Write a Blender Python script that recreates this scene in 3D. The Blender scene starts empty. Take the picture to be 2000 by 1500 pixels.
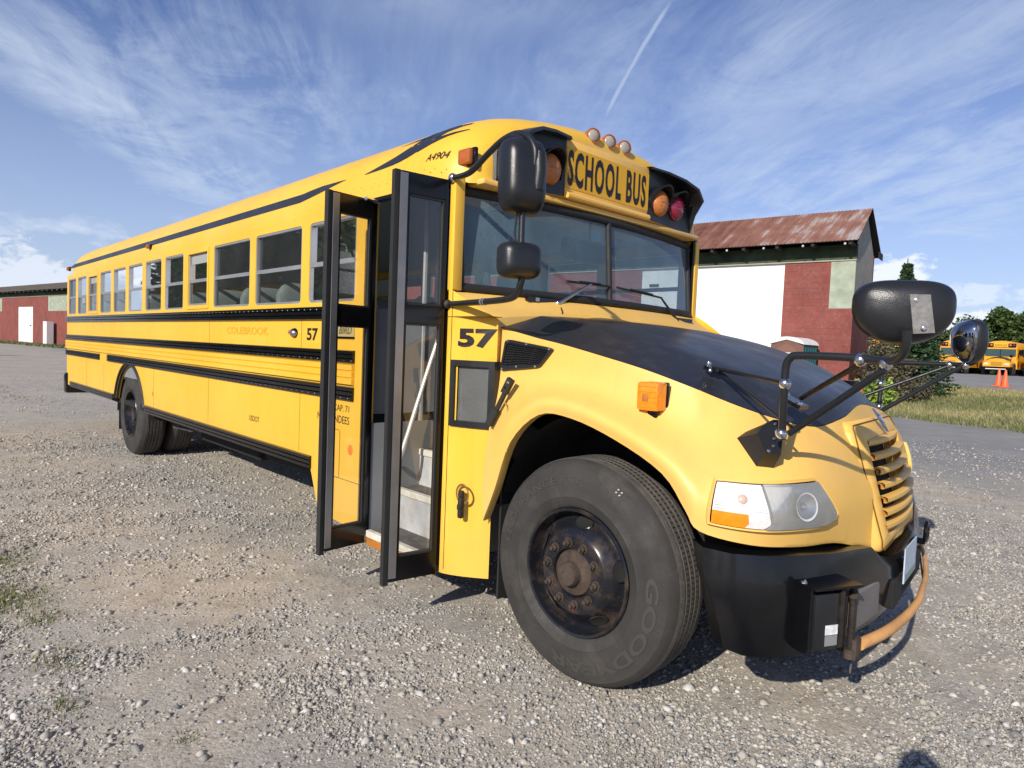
import bpy, bmesh, math, random
import numpy as np
from mathutils import Vector, Matrix
from mathutils.geometry import tessellate_polygon
random.seed(7); np.random.seed(7)
SC = bpy.context.scene
COL = SC.collection
R = math.radians
# ------------------------------------------------------------------ camera
cam_d = bpy.data.cameras.new('camera'); cam = bpy.data.objects.new('camera', cam_d); COL.objects.link(cam)
YAW, PIT, ROL = 2.38264781, -0.0519205464, 0.0406735391
F = Vector((math.cos(YAW)*math.cos(PIT), math.sin(YAW)*math.cos(PIT), math.sin(PIT)))
r0 = F.cross(Vector((0, 0, 1))).normalized(); u0 = r0.cross(F)
r_ = r0*math.cos(ROL) + u0*math.sin(ROL); u_ = -r0*math.sin(ROL) + u0*math.cos(ROL)
M = Matrix((r_, u_, -F)).transposed().to_4x4(); M.translation = Vector((12.8325, -2.1963, 1.4966))
cam.matrix_world = M
cam_d.sensor_width = 36; cam_d.lens = 1302.868/2000*36; cam_d.clip_start = 0.05; cam_d.clip_end = 4000
SC.camera = cam
# ------------------------------------------------------------------ light
SUN_AZ = Vector((0.29, -0.957, 0)).normalized(); SUN_EL = R(28.5)
sd = bpy.data.lights.new('sun', 'SUN'); sd.energy = 4.0; sd.angle = R(0.55); sd.color = (1.0, 0.93, 0.82)
so = bpy.data.objects.new('sun', sd); COL.objects.link(so)
sdir = SUN_AZ*math.cos(SUN_EL) + Vector((0, 0, math.sin(SUN_EL)))
so.rotation_euler = sdir.to_track_quat('Z', 'Y').to_euler(); so.location = (20, -40, 30)
SC.view_settings.view_transform = 'Standard'; SC.view_settings.look = 'None'
SC.view_settings.exposure = 0.33; SC.view_settings.gamma = 1.0; SC.view_settings.use_curve_mapping = False
SC.cycles.max_bounces = 8; SC.cycles.transparent_max_bounces = 16
SC.cycles.use_denoising = True

class NT:
    """tiny node-tree helper"""
    def __init__(s, tree): s.t = tree; s.n = tree.nodes; s.l = tree.links
    def node(s, typ, **kw):
        n = s.n.new(typ)
        for k, v in kw.items():
            if k.startswith('i_'):
                k = k[2:]; k = int(k) if k.isdigit() else k
                s.put(n.inputs[k], v)
            else: setattr(n, k, v)
        return n
    def put(s, sock, v):
        if isinstance(v, bpy.types.NodeSocket): s.l.new(v, sock)
        elif isinstance(v, bpy.types.Node): s.l.new(v.outputs[0], sock)
        else: sock.default_value = v
    def math(s, op, a, b=0.0, c=0.0, clamp=False):
        n = s.n.new('ShaderNodeMath'); n.operation = op; n.use_clamp = clamp
        for i, v in enumerate((a, b, c)):
            s.put(n.inputs[i], v)
        return n.outputs[0]
    def vmath(s, op, a, b=(0, 0, 0)):
        n = s.n.new('ShaderNodeVectorMath'); n.operation = op
        s.put(n.inputs[0], a); s.put(n.inputs[1], b)
        return n.outputs['Value'] if op in ('DOT_PRODUCT', 'LENGTH') else n.outputs[0]
    def noise(s, vec, scale, detail=4, rough=0.55, dist=0.0):
        n = s.node('ShaderNodeTexNoise'); s.put(n.inputs['Vector'], vec)
        n.inputs['Scale'].default_value = scale; n.inputs['Detail'].default_value = detail
        n.inputs['Roughness'].default_value = rough; n.inputs['Distortion'].default_value = dist
        return n.outputs['Fac']
    def ramp(s, fac, stops, interp='LINEAR'):
        n = s.node('ShaderNodeValToRGB'); s.put(n.inputs[0], fac); cr = n.color_ramp; cr.interpolation = interp
        while len(cr.elements) > 1: cr.elements.remove(cr.elements[-1])
        cr.elements[0].position = stops[0][0]; cr.elements[0].color = col(stops[0][1])
        for p, c in stops[1:]:
            e = cr.elements.new(p); e.color = col(c)
        return n.outputs['Color']
    def mix(s, f, a, b, blend='MIX'):
        n = s.n.new('ShaderNodeMix'); n.data_type = 'RGBA'; n.blend_type = blend
        s.put(n.inputs[0], f)
        s.put(n.inputs[6], col(a) if isinstance(a, (tuple, float, int)) else a)
        s.put(n.inputs[7], col(b) if isinstance(b, (tuple, float, int)) else b)
        return n.outputs[2]
def col(c):
    if isinstance(c, (int, float)): return (c, c, c, 1)
    return tuple(c)+(1,) if len(c) == 3 else tuple(c)
# ------------------------------------------------------------------ sky
W = bpy.data.worlds.new('World'); SC.world = W; W.use_nodes = True
t = NT(W.node_tree); t.n.clear()
out = t.node('ShaderNodeOutputWorld'); bg = t.node('ShaderNodeBackground')
sky = t.node('ShaderNodeTexSky', sky_type='NISHITA'); sky.sun_disc = False
sky.sun_elevation = SUN_EL; sky.sun_rotation = math.atan2(SUN_AZ.x, SUN_AZ.y)
sky.air_density = 1.0; sky.dust_density = 0.6; sky.ozone_density = 3.0; sky.altitude = 200
tc = t.node('ShaderNodeTexCoord'); D = tc.outputs['Generated']
sep = t.node('ShaderNodeSeparateXYZ', i_0=D); dz = sep.outputs[2]
inv = t.math('DIVIDE', 1.0, t.math('ADD', t.math('MAXIMUM', dz, 0.0), 0.10))
P = t.vmath('SCALE', D); t.n[-1].inputs['Scale'].default_value = 1.0; t.l.new(inv, t.n[-1].inputs['Scale'])
AZ = R(149)
mp = t.node('ShaderNodeMapping', i_0=P); mp.inputs['Rotation'].default_value = (0, 0, -AZ)
mp2 = t.node('ShaderNodeMapping', i_0=mp.outputs[0]); mp2.inputs['Scale'].default_value = (0.26, 0.95, 0.0)
warp = t.node('ShaderNodeTexNoise'); t.l.new(mp.outputs[0], warp.inputs['Vector']); warp.inputs['Scale'].default_value = 1.3; warp.inputs['Detail'].default_value = 3
wv = t.vmath('SCALE', t.vmath('SUBTRACT', warp.outputs['Color'], (0.5, 0.5, 0.5))); t.n[-1].inputs['Scale'].default_value = 0.22
q = t.vmath('ADD', mp2.outputs[0], wv)
q = t.vmath('ADD', q, (7.7, 7.7, 0))
big = t.noise(q, 1.15, 2, 0.5)
fine = t.noise(q, 4.2, 7, 0.68, 0.4)
mpf = t.node('ShaderNodeMapping', i_0=q); mpf.inputs['Scale'].default_value = (0.9, 2.0, 0)
fib = t.noise(mpf.outputs[0], 5.0, 6, 0.62, 0.2)
fib2 = t.noise(mp.outputs[0], 2.6, 8, 0.72, 0.8)
c1 = t.math('ADD', t.math('MULTIPLY', big, 1.5), t.math('MULTIPLY', fine, 0.75))
c1 = t.math('ADD', c1, t.math('MULTIPLY', fib, 0.5))
cir = t.ramp(c1, [(0.0, 0.0), (1.0, 1.0)])
n_ = t.node('ShaderNodeMapRange'); t.l.new(c1, n_.inputs[0])
n_.inputs[1].default_value = 1.22; n_.inputs[2].default_value = 1.85; n_.inputs[3].default_value = 0.02; n_.inputs[4].default_value = 0.42
cirr = n_.outputs[0]
# low puffy bank near the horizon
mpc = t.node('ShaderNodeMapping', i_0=D); mpc.inputs['Scale'].default_value = (1.0, 1.0, 2.6)
cum = t.noise(mpc.outputs[0], 7.0, 6, 0.55, 0.0)
mpp = t.node('ShaderNodeMapping', i_0=D); mpp.inputs['Scale'].default_value = (1.0, 1.0, 1.8)
puffn = t.noise(mpp.outputs[0], 26.0, 7, 0.62, 0.3)
n2 = t.node('ShaderNodeMapRange'); t.l.new(cum, n2.inputs[0]); n2.inputs[1].default_value = 0.52; n2.inputs[2].default_value = 0.60
band = t.math('MULTIPLY', t.math('MULTIPLY', t.math('SUBTRACT', 0.16, dz, clamp=True), 11.0, clamp=True), 0.95)
cumm = t.math('MULTIPLY', n2.outputs[0], band)
hz = t.node('ShaderNodeMapRange'); t.l.new(dz, hz.inputs[0]); hz.inputs[1].default_value = 0.42; hz.inputs[2].default_value = 0.04; hz.inputs[3].default_value = 0.0; hz.inputs[4].default_value = 0.55
# contrail
def rayd(px, py): return (F + r_*((px-1000)/1302.868) - u_*((py-750)/1302.868)).normalized()
a_, b_ = rayd(1172, 240), rayd(1312, -10)
nn = a_.cross(b_).normalized(); mid = (a_+b_).normalized()
dn = t.vmath('DOT_PRODUCT', D, tuple(nn)); dm = t.vmath('DOT_PRODUCT', D, tuple(mid))
# a slight bow
dn = t.math('ADD', dn, t.math('MULTIPLY', t.math('SUBTRACT', 1.0, dm), -0.9))
wob = t.math('MULTIPLY', t.math('SUBTRACT', t.noise(D, 30, 4), 0.5), 0.004)
dist = t.math('ABSOLUTE', t.math('ADD', dn, wob))
n3 = t.node('ShaderNodeMapRange'); t.l.new(dist, n3.inputs[0]); n3.inputs[1].default_value = 0.0052; n3.inputs[2].default_value = 0.001; n3.inputs[3].default_value = 0.0; n3.inputs[4].default_value = 0.55
n4 = t.node('ShaderNodeMapRange'); t.l.new(dm, n4.inputs[0]); n4.inputs[1].default_value = mid.dot(a_)-0.0006; n4.inputs[2].default_value = mid.dot(a_)+0.002
con = t.math('MULTIPLY', n3.outputs[0], n4.outputs[0])
def streak(p0, p1, w, amp, edge=0.5, fibre=26.0, seed=0.0, bow=0.0, ends=0.12):
    A, B = rayd(*p0), rayd(*p1); n = A.cross(B).normalized(); mdir = (A+B).normalized(); tang = n.cross(mdir).normalized()
    s_ = t.vmath('DOT_PRODUCT', D, tuple(n)); l_ = t.vmath('DOT_PRODUCT', D, tuple(tang)); f_ = t.vmath('DOT_PRODUCT', D, tuple(mdir))
    s_ = t.math('ADD', s_, t.math('MULTIPLY', t.math('MULTIPLY', l_, l_), bow))
    nz, nz2 = fine, fib2
    d_ = t.math('ABSOLUTE', t.math('ADD', s_, t.math('MULTIPLY', t.math('SUBTRACT', nz, 0.5), w*1.6)))
    m1 = t.node('ShaderNodeMapRange', interpolation_type='SMOOTHSTEP'); t.l.new(d_, m1.inputs[0]); m1.inputs[1].default_value = w; m1.inputs[2].default_value = w*(1-edge); m1.inputs[3].default_value = 0; m1.inputs[4].default_value = amp
    half = (B-A).length/2
    m2 = t.node('ShaderNodeMapRange', interpolation_type='SMOOTHSTEP'); t.l.new(t.math('ABSOLUTE', l_), m2.inputs[0]); m2.inputs[1].default_value = half+ends; m2.inputs[2].default_value = max(0.0, half-ends); m2.inputs[3].default_value = 0; m2.inputs[4].default_value = 1
    m3 = t.math('MULTIPLY', t.math('ADD', t.math('MULTIPLY', nz, 0.9), t.math('MULTIPLY', nz2, 1.1)), 1.0)
    m4 = t.node('ShaderNodeMapRange'); t.l.new(m3, m4.inputs[0]); m4.inputs[1].default_value = 0.70; m4.inputs[2].default_value = 1.28
    return t.math('MULTIPLY', t.math('MULTIPLY', t.math('MULTIPLY', m1.outputs[0], m2.outputs[0]), m4.outputs[0]), t.math('GREATER_THAN', f_, 0.0))
ST = [((-120, 20), (520, 430), 0.060, 0.95, 0.9, 30, 1.0), ((-60, -40), (640, 330), 0.16, 0.62, 0.95, 22, 3.0), ((-100, 330), (700, 460), 0.10, 0.45, 0.95, 20, 5.0), ((180, 90), (800, 300), 0.10, 0.36, 0.95, 18, 6.0), ((-100, 520), (400, 560), 0.05, 0.4, 0.9, 24, 8.0),
      ((930, 560), (1700, 30), 0.13, 0.55, 0.95, 18, 11.0), ((980, 400), (1380, -60), 0.09, 0.42, 0.95, 22, 13.0), ((1100, 620), (2200, 210), 0.17, 0.66, 0.95, 15, 15.0), ((1450, 180), (2100, 60), 0.09, 0.42, 0.95, 20, 17.0), ((600, -30), (1150, 30), 0.06, 0.3, 0.95, 20, 19.0), ((1250, 480), (2150, 400), 0.12, 0.7, 0.95, 15, 21.0)]
acc = cirr
for s__ in ST: acc = t.math('SUBTRACT', 1.0, t.math('MULTIPLY', t.math('SUBTRACT', 1.0, acc), t.math('SUBTRACT', 1.0, streak(s__[0], s__[1], s__[2], s__[3], s__[4], s__[5], s__[6]))))
acc = t.math('MULTIPLY', acc, 0.78)
cl = t.math('MAXIMUM', t.math('MAXIMUM', acc, con), hz.outputs[0])
pf = None
for px_, py_, w_, h_, a_m in ((30, 552, 0.11, 0.040, 0.6), (-150, 510, 0.14, 0.05, 0.6), (1745, 545, 0.045, 0.030, 0.9), (1945, 628, 0.05, 0.013, 0.9), (1890, 575, 0.05, 0.012, 0.45), (1600, 640, 0.06, 0.02, 0.7), (2300, 600, 0.15, 0.04, 0.8)):
    c0 = rayd(px_, py_); rt0 = c0.cross(Vector((0, 0, 1))).normalized(); up0 = rt0.cross(c0)
    a1 = t.math('DIVIDE', t.vmath('DOT_PRODUCT', D, tuple(rt0)), w_); b1 = t.math('DIVIDE', t.vmath('DOT_PRODUCT', D, tuple(up0)), h_)
    rr0 = t.math('ADD', t.math('ADD', t.math('MULTIPLY', a1, a1), t.math('MULTIPLY', b1, b1)), t.math('MULTIPLY', t.math('SUBTRACT', 1.0, t.vmath('DOT_PRODUCT', D, tuple(c0))), 60.0))
    rr0 = t.math('ADD', rr0, t.math('MULTIPLY', t.math('SUBTRACT', puffn, 0.5), 5.5))
    mm = t.node('ShaderNodeMapRange', interpolation_type='SMOOTHSTEP'); t.l.new(rr0, mm.inputs[0]); mm.inputs[1].default_value = 1.25; mm.inputs[2].default_value = 0.35; mm.inputs[3].default_value = 0; mm.inputs[4].default_value = a_m
    pf = mm.outputs[0] if pf is None else t.math('MAXIMUM', pf, mm.outputs[0])
SKY_GAIN = 1.0
skyc = t.mix(1.0, sky.outputs[0], (0.66, 0.70, 0.96), 'MULTIPLY')
CB = 6.6
c_ = t.mix(cl, skyc, (CB*0.80, CB*0.93, CB*1.12))
c_ = t.mix(t.math('MAXIMUM', cumm, pf), c_, (CB*1.15, CB*1.2, CB*1.3))
t.put(bg.inputs[0], c_); bg.inputs[1].default_value = 0.10
t.l.new(bg.outputs[0], out.inputs[0])

# ------------------------------------------------------------------ materials
MATS = {}
def mat(name, base=(0.5, 0.5, 0.5), rough=0.5, metal=0.0, spec=0.5, var=0.0, vscale=3.0, bump=0.0, bscale=60.0, dirt=None, dscale=5.0, damt=0.5, coat=0.0, emis=None):
    if name in MATS: return MATS[name]
    m = bpy.data.materials.new(name); m.use_nodes = True; t = NT(m.node_tree)
    b = t.n['Principled BSDF']; b.inputs['Roughness'].default_value = rough; b.inputs['Metallic'].default_value = metal
    b.inputs['Specular IOR Level'].default_value = spec; b.inputs['Coat Weight'].default_value = coat
    b.inputs['Coat Roughness'].default_value = 0.08
    c = t.node('ShaderNodeTexCoord').outputs['Object']
    color = col(base)
    if var > 0:
        n = t.noise(c, vscale, 6, 0.6)
        lo = tuple(x*(1-var) for x in base); hi = tuple(min(1, x*(1+var*0.8)) for x in base)
        color = t.ramp(n, [(0.3, lo), (0.7, hi)])
        b.inputs['Roughness'].default_value = rough
        rr = t.node('ShaderNodeMapRange'); t.l.new(t.noise(c, vscale*2.3, 5, 0.65), rr.inputs[0]); rr.inputs[1].default_value = 0.3; rr.inputs[2].default_value = 0.7
        rr.inputs[3].default_value = max(0.03, rough*0.8); rr.inputs[4].default_value = min(1, rough*1.25); t.l.new(rr.outputs[0], b.inputs['Roughness'])
    if dirt is not None:
        n = t.noise(c, dscale, 9, 0.7, 0.3)
        f = t.node('ShaderNodeMapRange'); t.l.new(n, f.inputs[0]); f.inputs[1].default_value = 0.60-0.22*damt; f.inputs[2].default_value = 0.72; f.inputs[4].default_value = damt
        color = t.mix(f.outputs[0], color, dirt)
    t.put(b.inputs['Base Color'], color)
    if bump > 0:
        bn = t.node('ShaderNodeBump'); bn.inputs['Strength'].default_value = bump; bn.inputs['Distance'].default_value = 0.01
        t.l.new(t.noise(c, bscale, 5, 0.6), bn.inputs['Height']); t.l.new(bn.outputs[0], b.inputs['Normal'])
    if emis: b.inputs['Emission Color'].default_value = col(emis[0]); b.inputs['Emission Strength'].default_value = emis[1]
    MATS[name] = m; return m
def glass(name, tint, refl=1.0, haze=0.0, hazec=(0.5, 0.6, 0.6), rough=0.02):
    m = bpy.data.materials.new(name); m.use_nodes = True; t = NT(m.node_tree); t.n.clear()
    o = t.node('ShaderNodeOutputMaterial'); tr = t.node('ShaderNodeBsdfTransparent'); tr.inputs[0].default_value = col(tint)
    gl = t.node('ShaderNodeBsdfGlossy'); gl.inputs['Roughness'].default_value = rough; gl.inputs[0].default_value = (0.95, 0.97, 1, 1)
    fr = t.node('ShaderNodeFresnel'); fr.inputs['IOR'].default_value = 1.52
    f = t.math('MULTIPLY', fr.outputs[0], refl, clamp=True)
    mx = t.node('ShaderNodeMixShader'); t.l.new(f, mx.inputs[0]); t.l.new(tr.outputs[0], mx.inputs[1]); t.l.new(gl.outputs[0], mx.inputs[2])
    last = mx.outputs[0]
    if haze > 0:
        df = t.node('ShaderNodeBsdfDiffuse'); df.inputs[0].default_value = col(hazec)
        c = t.node('ShaderNodeTexCoord').outputs['Object']
        hf = t.math('MULTIPLY', t.noise(c, 2.2, 5, 0.6), haze*2, clamp=True)
        m2 = t.node('ShaderNodeMixShader'); t.l.new(hf, m2.inputs[0]); t.l.new(last, m2.inputs[1]); t.l.new(df.outputs[0], m2.inputs[2]); last = m2.outputs[0]
    t.l.new(last, o.inputs[0]); MATS[name] = m; return m

def yellow_mat(name, base, fade, rough=0.32, streak=0.5):
    m = bpy.data.materials.new(name); m.use_nodes = True; t = NT(m.node_tree)
    b = t.n['Principled BSDF']; c = t.node('ShaderNodeTexCoord').outputs['Object']
    n1 = t.noise(c, 0.9, 5, 0.6); color = t.ramp(n1, [(0.32, base), (0.68, fade)])
    mpn = t.node('ShaderNodeMapping', i_0=c); mpn.inputs['Scale'].default_value = (9, 9, 0.8)
    st = t.node('ShaderNodeMapRange'); t.l.new(t.noise(mpn.outputs[0], 2.0, 6, 0.7), st.inputs[0]); st.inputs[1].default_value = 0.52; st.inputs[2].default_value = 0.8; st.inputs[4].default_value = 0.35*streak
    color = t.mix(st.outputs[0], color, (0.42, 0.22, 0.035))
    sp = t.node('ShaderNodeMapRange'); t.l.new(t.noise(c, 38, 4, 0.75), sp.inputs[0]); sp.inputs[1].default_value = 0.675; sp.inputs[2].default_value = 0.74; sp.inputs[4].default_value = 0.6*streak
    color = t.mix(sp.outputs[0], color, (0.20, 0.09, 0.03))
    # road dust low on the panels
    sx = t.node('ShaderNodeSeparateXYZ', i_0=c)
    du = t.node('ShaderNodeMapRange'); t.l.new(sx.outputs[2], du.inputs[0]); du.inputs[1].default_value = 0.95; du.inputs[2].default_value = 0.35; du.inputs[3].default_value = 0; du.inputs[4].default_value = 0.28
    dd = t.math('MULTIPLY', du.outputs[0], t.noise(c, 6, 6, 0.65))
    color = t.mix(dd, color, (0.40, 0.33, 0.22))
    t.put(b.inputs['Base Color'], color)
    rr = t.node('ShaderNodeMapRange'); t.l.new(t.noise(c, 4, 6, 0.65), rr.inputs[0]); rr.inputs[1].default_value = 0.3; rr.inputs[2].default_value = 0.7; rr.inputs[3].default_value = rough*0.8; rr.inputs[4].default_value = rough*1.5
    t.l.new(rr.outputs[0], b.inputs['Roughness'])
    bn = t.node('ShaderNodeBump'); bn.inputs['Strength'].default_value = 0.10; bn.inputs['Distance'].default_value = 0.02
    t.l.new(t.noise(c, 2.4, 3, 0.5), bn.inputs['Height']); t.l.new(bn.outputs[0], b.inputs['Normal'])
    MATS[name] = m; return m
YEL = yellow_mat('bus_yellow', (0.80, 0.445, 0.030), (0.84, 0.51, 0.06))
YELF = yellow_mat('bus_yellow_faded', (0.81, 0.48, 0.10), (0.83, 0.52, 0.15), rough=0.42)
BLK = mat('gloss_black_paint', (0.005, 0.005, 0.006), 0.2, spec=0.4, var=0.3, dirt=(0.05, 0.045, 0.038), damt=0.10, dscale=7, coat=0.15)
BLKM = mat('matt_black_hood', (0.022, 0.024, 0.030), 0.36, var=0.25, vscale=1.5, dirt=(0.09, 0.08, 0.08), damt=0.35, dscale=12)
RUB = mat('black_rubber', (0.018, 0.018, 0.018), 0.65, var=0.2, bump=0.1)
PLB = mat('black_plastic', (0.014, 0.015, 0.017), 0.33, bump=0.12, bscale=300, var=0.2)
TYR = mat('tyre_rubber', (0.035, 0.033, 0.031), 0.75, var=0.25, vscale=5, bump=0.2, bscale=120, dirt=(0.12, 0.105, 0.085), damt=0.35, dscale=6)
TREAD = mat('tyre_tread', (0.085, 0.078, 0.070), 0.9, var=0.3, vscale=8, bump=0.5, bscale=90, dirt=(0.17, 0.15, 0.12), damt=0.5, dscale=25)
RIM = mat('painted_black_rim', (0.012, 0.013, 0.017), 0.22, var=0.3, dirt=(0.13, 0.085, 0.055), damt=0.55, dscale=9)
RUST = mat('rusty_hub', (0.062, 0.043, 0.031), 0.8, var=0.5, vscale=18, bump=0.5, bscale=80)
DRUST = mat('dark_rusty_steel', (0.022, 0.016, 0.013), 0.55, var=0.6, vscale=22, bump=0.3, bscale=80)
ALU = mat('window_aluminium', (0.42, 0.43, 0.44), 0.42, metal=0.6, var=0.15)
CHR = mat('bright_metal', (0.65, 0.65, 0.66), 0.2, metal=1.0)
MIR = mat('mirror_glass', (0.28, 0.29, 0.31), 0.03, metal=1.0)
GRYP = mat('grey_interior_panel', (0.22, 0.23, 0.24), 0.6, var=0.15)
DARKI = mat('dark_interior', (0.03, 0.032, 0.035), 0.7)
SEAT = mat('grey_vinyl_seat', (0.30, 0.35, 0.335), 0.5, var=0.2)
CEIL = mat('pale_interior_ceiling', (0.50, 0.55, 0.58), 0.6)
BLKD = mat('underbody_dark', (0.010, 0.010, 0.010), 0.9)
SKIRT = mat('fender_liner', (0.02, 0.018, 0.016), 0.85, var=0.4, bump=0.3)
WHT = mat('white_paint', (0.75, 0.75, 0.73), 0.5, var=0.1)
STEPM = mat('step_tread', (0.10, 0.09, 0.085), 0.8, var=0.3, dirt=(0.3, 0.26, 0.2), damt=0.5, dscale=9)
RISE = mat('step_riser', (0.55, 0.57, 0.58), 0.5, metal=0.1, var=0.3, dirt=(0.23, 0.10, 0.04), damt=0.45, dscale=5)
NOSE = mat('step_nosing', (0.70, 0.68, 0.60), 0.5, var=0.2, dirt=(0.25, 0.12, 0.05), damt=0.5, dscale=14)
ORG = mat('amber_lens', (0.90, 0.27, 0.008), 0.18, spec=0.6, var=0.15, vscale=40, coat=0.5)
AMB = mat('dull_amber_lens', (0.50, 0.17, 0.04), 0.35, var=0.2, vscale=12)
RED = mat('red_lens', (0.22, 0.012, 0.035), 0.2, coat=0.5)
REDO = mat('orange_red_lens', (0.42, 0.11, 0.02), 0.3, var=0.2, vscale=30)
DECY = mat('reflective_yellow', (0.78, 0.40, 0.004), 0.4, var=0.06, vscale=20)
GHOST = mat('ghost_lettering', (0.66, 0.36, 0.02), 0.4)
TXT = mat('black_lettering', (0.012, 0.008, 0.008), 0.5)
REFO = mat('orange_reflector', (0.85, 0.20, 0.01), 0.35)
GATE = mat('orange_gate_rod', (0.62, 0.32, 0.11), 0.5, var=0.2, vscale=6, dirt=(0.2, 0.09, 0.03), damt=0.35, dscale=15)
WG = glass('tinted_side_glass', (0.72, 0.75, 0.75), 1.1, haze=0.05, hazec=(0.3, 0.32, 0.33))
WS = glass('windscreen_glass', (0.70, 0.80, 0.84), 1.2, haze=0.33, hazec=(0.20, 0.31, 0.38))
DG = glass('door_glass', (0.90, 0.89, 0.86), 1.2, haze=0.025, hazec=(0.3, 0.28, 0.25))
LG = glass('clear_lens', (0.97, 0.97, 0.96), 1.2, haze=0.20, hazec=(0.85, 0.82, 0.72))

# ------------------------------------------------------------------ geometry helper
class G:
    def __init__(s): s.v = []; s.f = []; s.m = []; s.mats = []
    def mi(s, m):
        if m not in s.mats: s.mats.append(m)
        return s.mats.index(m)
    def add(s, vs, fs, m):
        o = len(s.v); k = s.mi(m); s.v += [tuple(v) for v in vs]
        for f in fs: s.f.append([i+o for i in f]); s.m.append(k)
    def box(s, a, b, m, rot=None, piv=None, bev=0.0):
        x0, y0, z0 = [min(p, q) for p, q in zip(a, b)]; x1, y1, z1 = [max(p, q) for p, q in zip(a, b)]
        if bev > 0:
            bm = bmesh.new(); bmesh.ops.create_cube(bm, size=1)
            for v in bm.verts: v.co = Vector(((x0+x1)/2+v.co.x*(x1-x0), (y0+y1)/2+v.co.y*(y1-y0), (z0+z1)/2+v.co.z*(z1-z0)))
            bmesh.ops.bevel(bm, geom=list(bm.edges), offset=min(bev, (x1-x0)/2.1, (y1-y0)/2.1, (z1-z0)/2.1), segments=2, affect='EDGES', profile=0.5)
            vs = [v.co.copy() for v in bm.verts]; bm.verts.index_update(); fs = [[v.index for v in f.verts] for f in bm.faces]; bm.free()
        else:
            vs = [Vector(p) for p in ((x0,y0,z0),(x1,y0,z0),(x1,y1,z0),(x0,y1,z0),(x0,y0,z1),(x1,y0,z1),(x1,y1,z1),(x0,y1,z1))]
            fs = [(0,3,2,1),(4,5,6,7),(0,1,5,4),(1,2,6,5),(2,3,7,6),(3,0,4,7)]
        if rot is not None:
            c = Vector(piv) if piv is not None else Vector(((x0+x1)/2, (y0+y1)/2, (z0+z1)/2))
            vs = [rot @ (v-c) + c for v in vs]
        s.add(vs, fs, m)
    def tube(s, pts, r, m, seg=10, caps=True, smooth_path=0):
        pts = [Vector(p) for p in pts]
        if smooth_path:
            n = smooth_path; q = []
            P_ = [pts[0]]+pts+[pts[-1]]
            for i in range(1, len(P_)-2):
                for k in range(n):
                    u = k/n; a, b, c, d = P_[i-1], P_[i], P_[i+1], P_[i+2]
                    q.append(0.5*((2*b)+(c-a)*u+(2*a-5*b+4*c-d)*u*u+(3*b-a-3*c+d)*u**3))
            q.append(pts[-1]); pts = q
        rs = r if isinstance(r, (list, tuple)) else [r]*len(pts)
        if len(rs) != len(pts): rs = list(np.interp(np.linspace(0, 1, len(pts)), np.linspace(0, 1, len(rs)), rs))
        vs = []; fs = []; ref = None
        for i, p in enumerate(pts):
            d = (pts[min(i+1, len(pts)-1)]-pts[max(i-1, 0)]).normalized()
            if ref is None: ref = Vector((0, 0, 1)) if abs(d.z) < 0.9 else Vector((1, 0, 0))
            a = d.cross(ref).normalized(); b = d.cross(a).normalized(); ref = -b if False else ref
            ref = b.cross(d) if False else ref
            a = (ref - d*ref.dot(d)).normalized(); b = d.cross(a); ref = a
            for k in range(seg):
                th = 2*math.pi*k/seg; vs.append(p + (a*math.cos(th)+b*math.sin(th))*rs[i])
        for i in range(len(pts)-1):
            for k in range(seg):
                k2 = (k+1) % seg; fs.append((i*seg+k, i*seg+k2, (i+1)*seg+k2, (i+1)*seg+k))
        if caps: fs.append(list(range(seg))[::-1]); fs.append([(len(pts)-1)*seg+k for k in range(seg)])
        s.add(vs, fs, m)
    def lathe(s, prof, m, c, axis=(0, -1, 0), seg=48, close=False):
        """prof: list of (radius, distance along axis)"""
        ax = Vector(axis).normalized(); up = Vector((0, 0, 1)) if abs(ax.z) < 0.9 else Vector((1, 0, 0))
        a = ax.cross(up).normalized(); b = a.cross(ax).normalized(); c = Vector(c)
        vs = [c + ax*h + (a*math.cos(2*math.pi*k/seg)+b*math.sin(2*math.pi*k/seg))*rr for rr, h in prof for k in range(seg)]
        fs = []
        n = len(prof)
        for i in range(n if close else n-1):
            j = (i+1) % n
            for k in range(seg):
                k2 = (k+1) % seg; fs.append((i*seg+k, i*seg+k2, j*seg+k2, j*seg+k))
        s.add(vs, fs, m)
    def loft(s, rows, m, closed=False, flip=False):
        n = len(rows[0]); vs = [p for r in rows for p in r]; fs = []
        for i in range(len(rows)-1):
            for k in range(n if closed else n-1):
                k2 = (k+1) % n; f = (i*n+k, i*n+k2, (i+1)*n+k2, (i+1)*n+k)
                fs.append(f[::-1] if flip else f)
        s.add(vs, fs, m)
    def plate(s, outline, holes, m, f, depth, hm=None):
        """2D polygon with holes, f(u,v,d) -> 3D; d=0 front, d=depth back"""
        loops = [[Vector((a, b, 0)) for a, b in outline]]+[[Vector((a, b, 0)) for a, b in h] for h in holes]
        tri = tessellate_polygon(loops); flat = [p for l in loops for p in l]; n = len(flat)
        vs = [f(p.x, p.y, 0.0) for p in flat]+[f(p.x, p.y, depth) for p in flat]
        s.add(vs, [tuple(t) for t in tri]+[tuple(i+n for i in t[::-1]) for t in tri], m)
        o = 0
        for l in loops:
            k = len(l); fs = [(o+i, o+(i+1) % k, n+o+(i+1) % k, n+o+i) for i in range(k)]; o += k
            used = sorted({i for q in fs for i in q}); mp = {u: i for i, u in enumerate(used)}
            s.add([vs[u] for u in used], [tuple(mp[i] for i in q) for q in fs], m)
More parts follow.
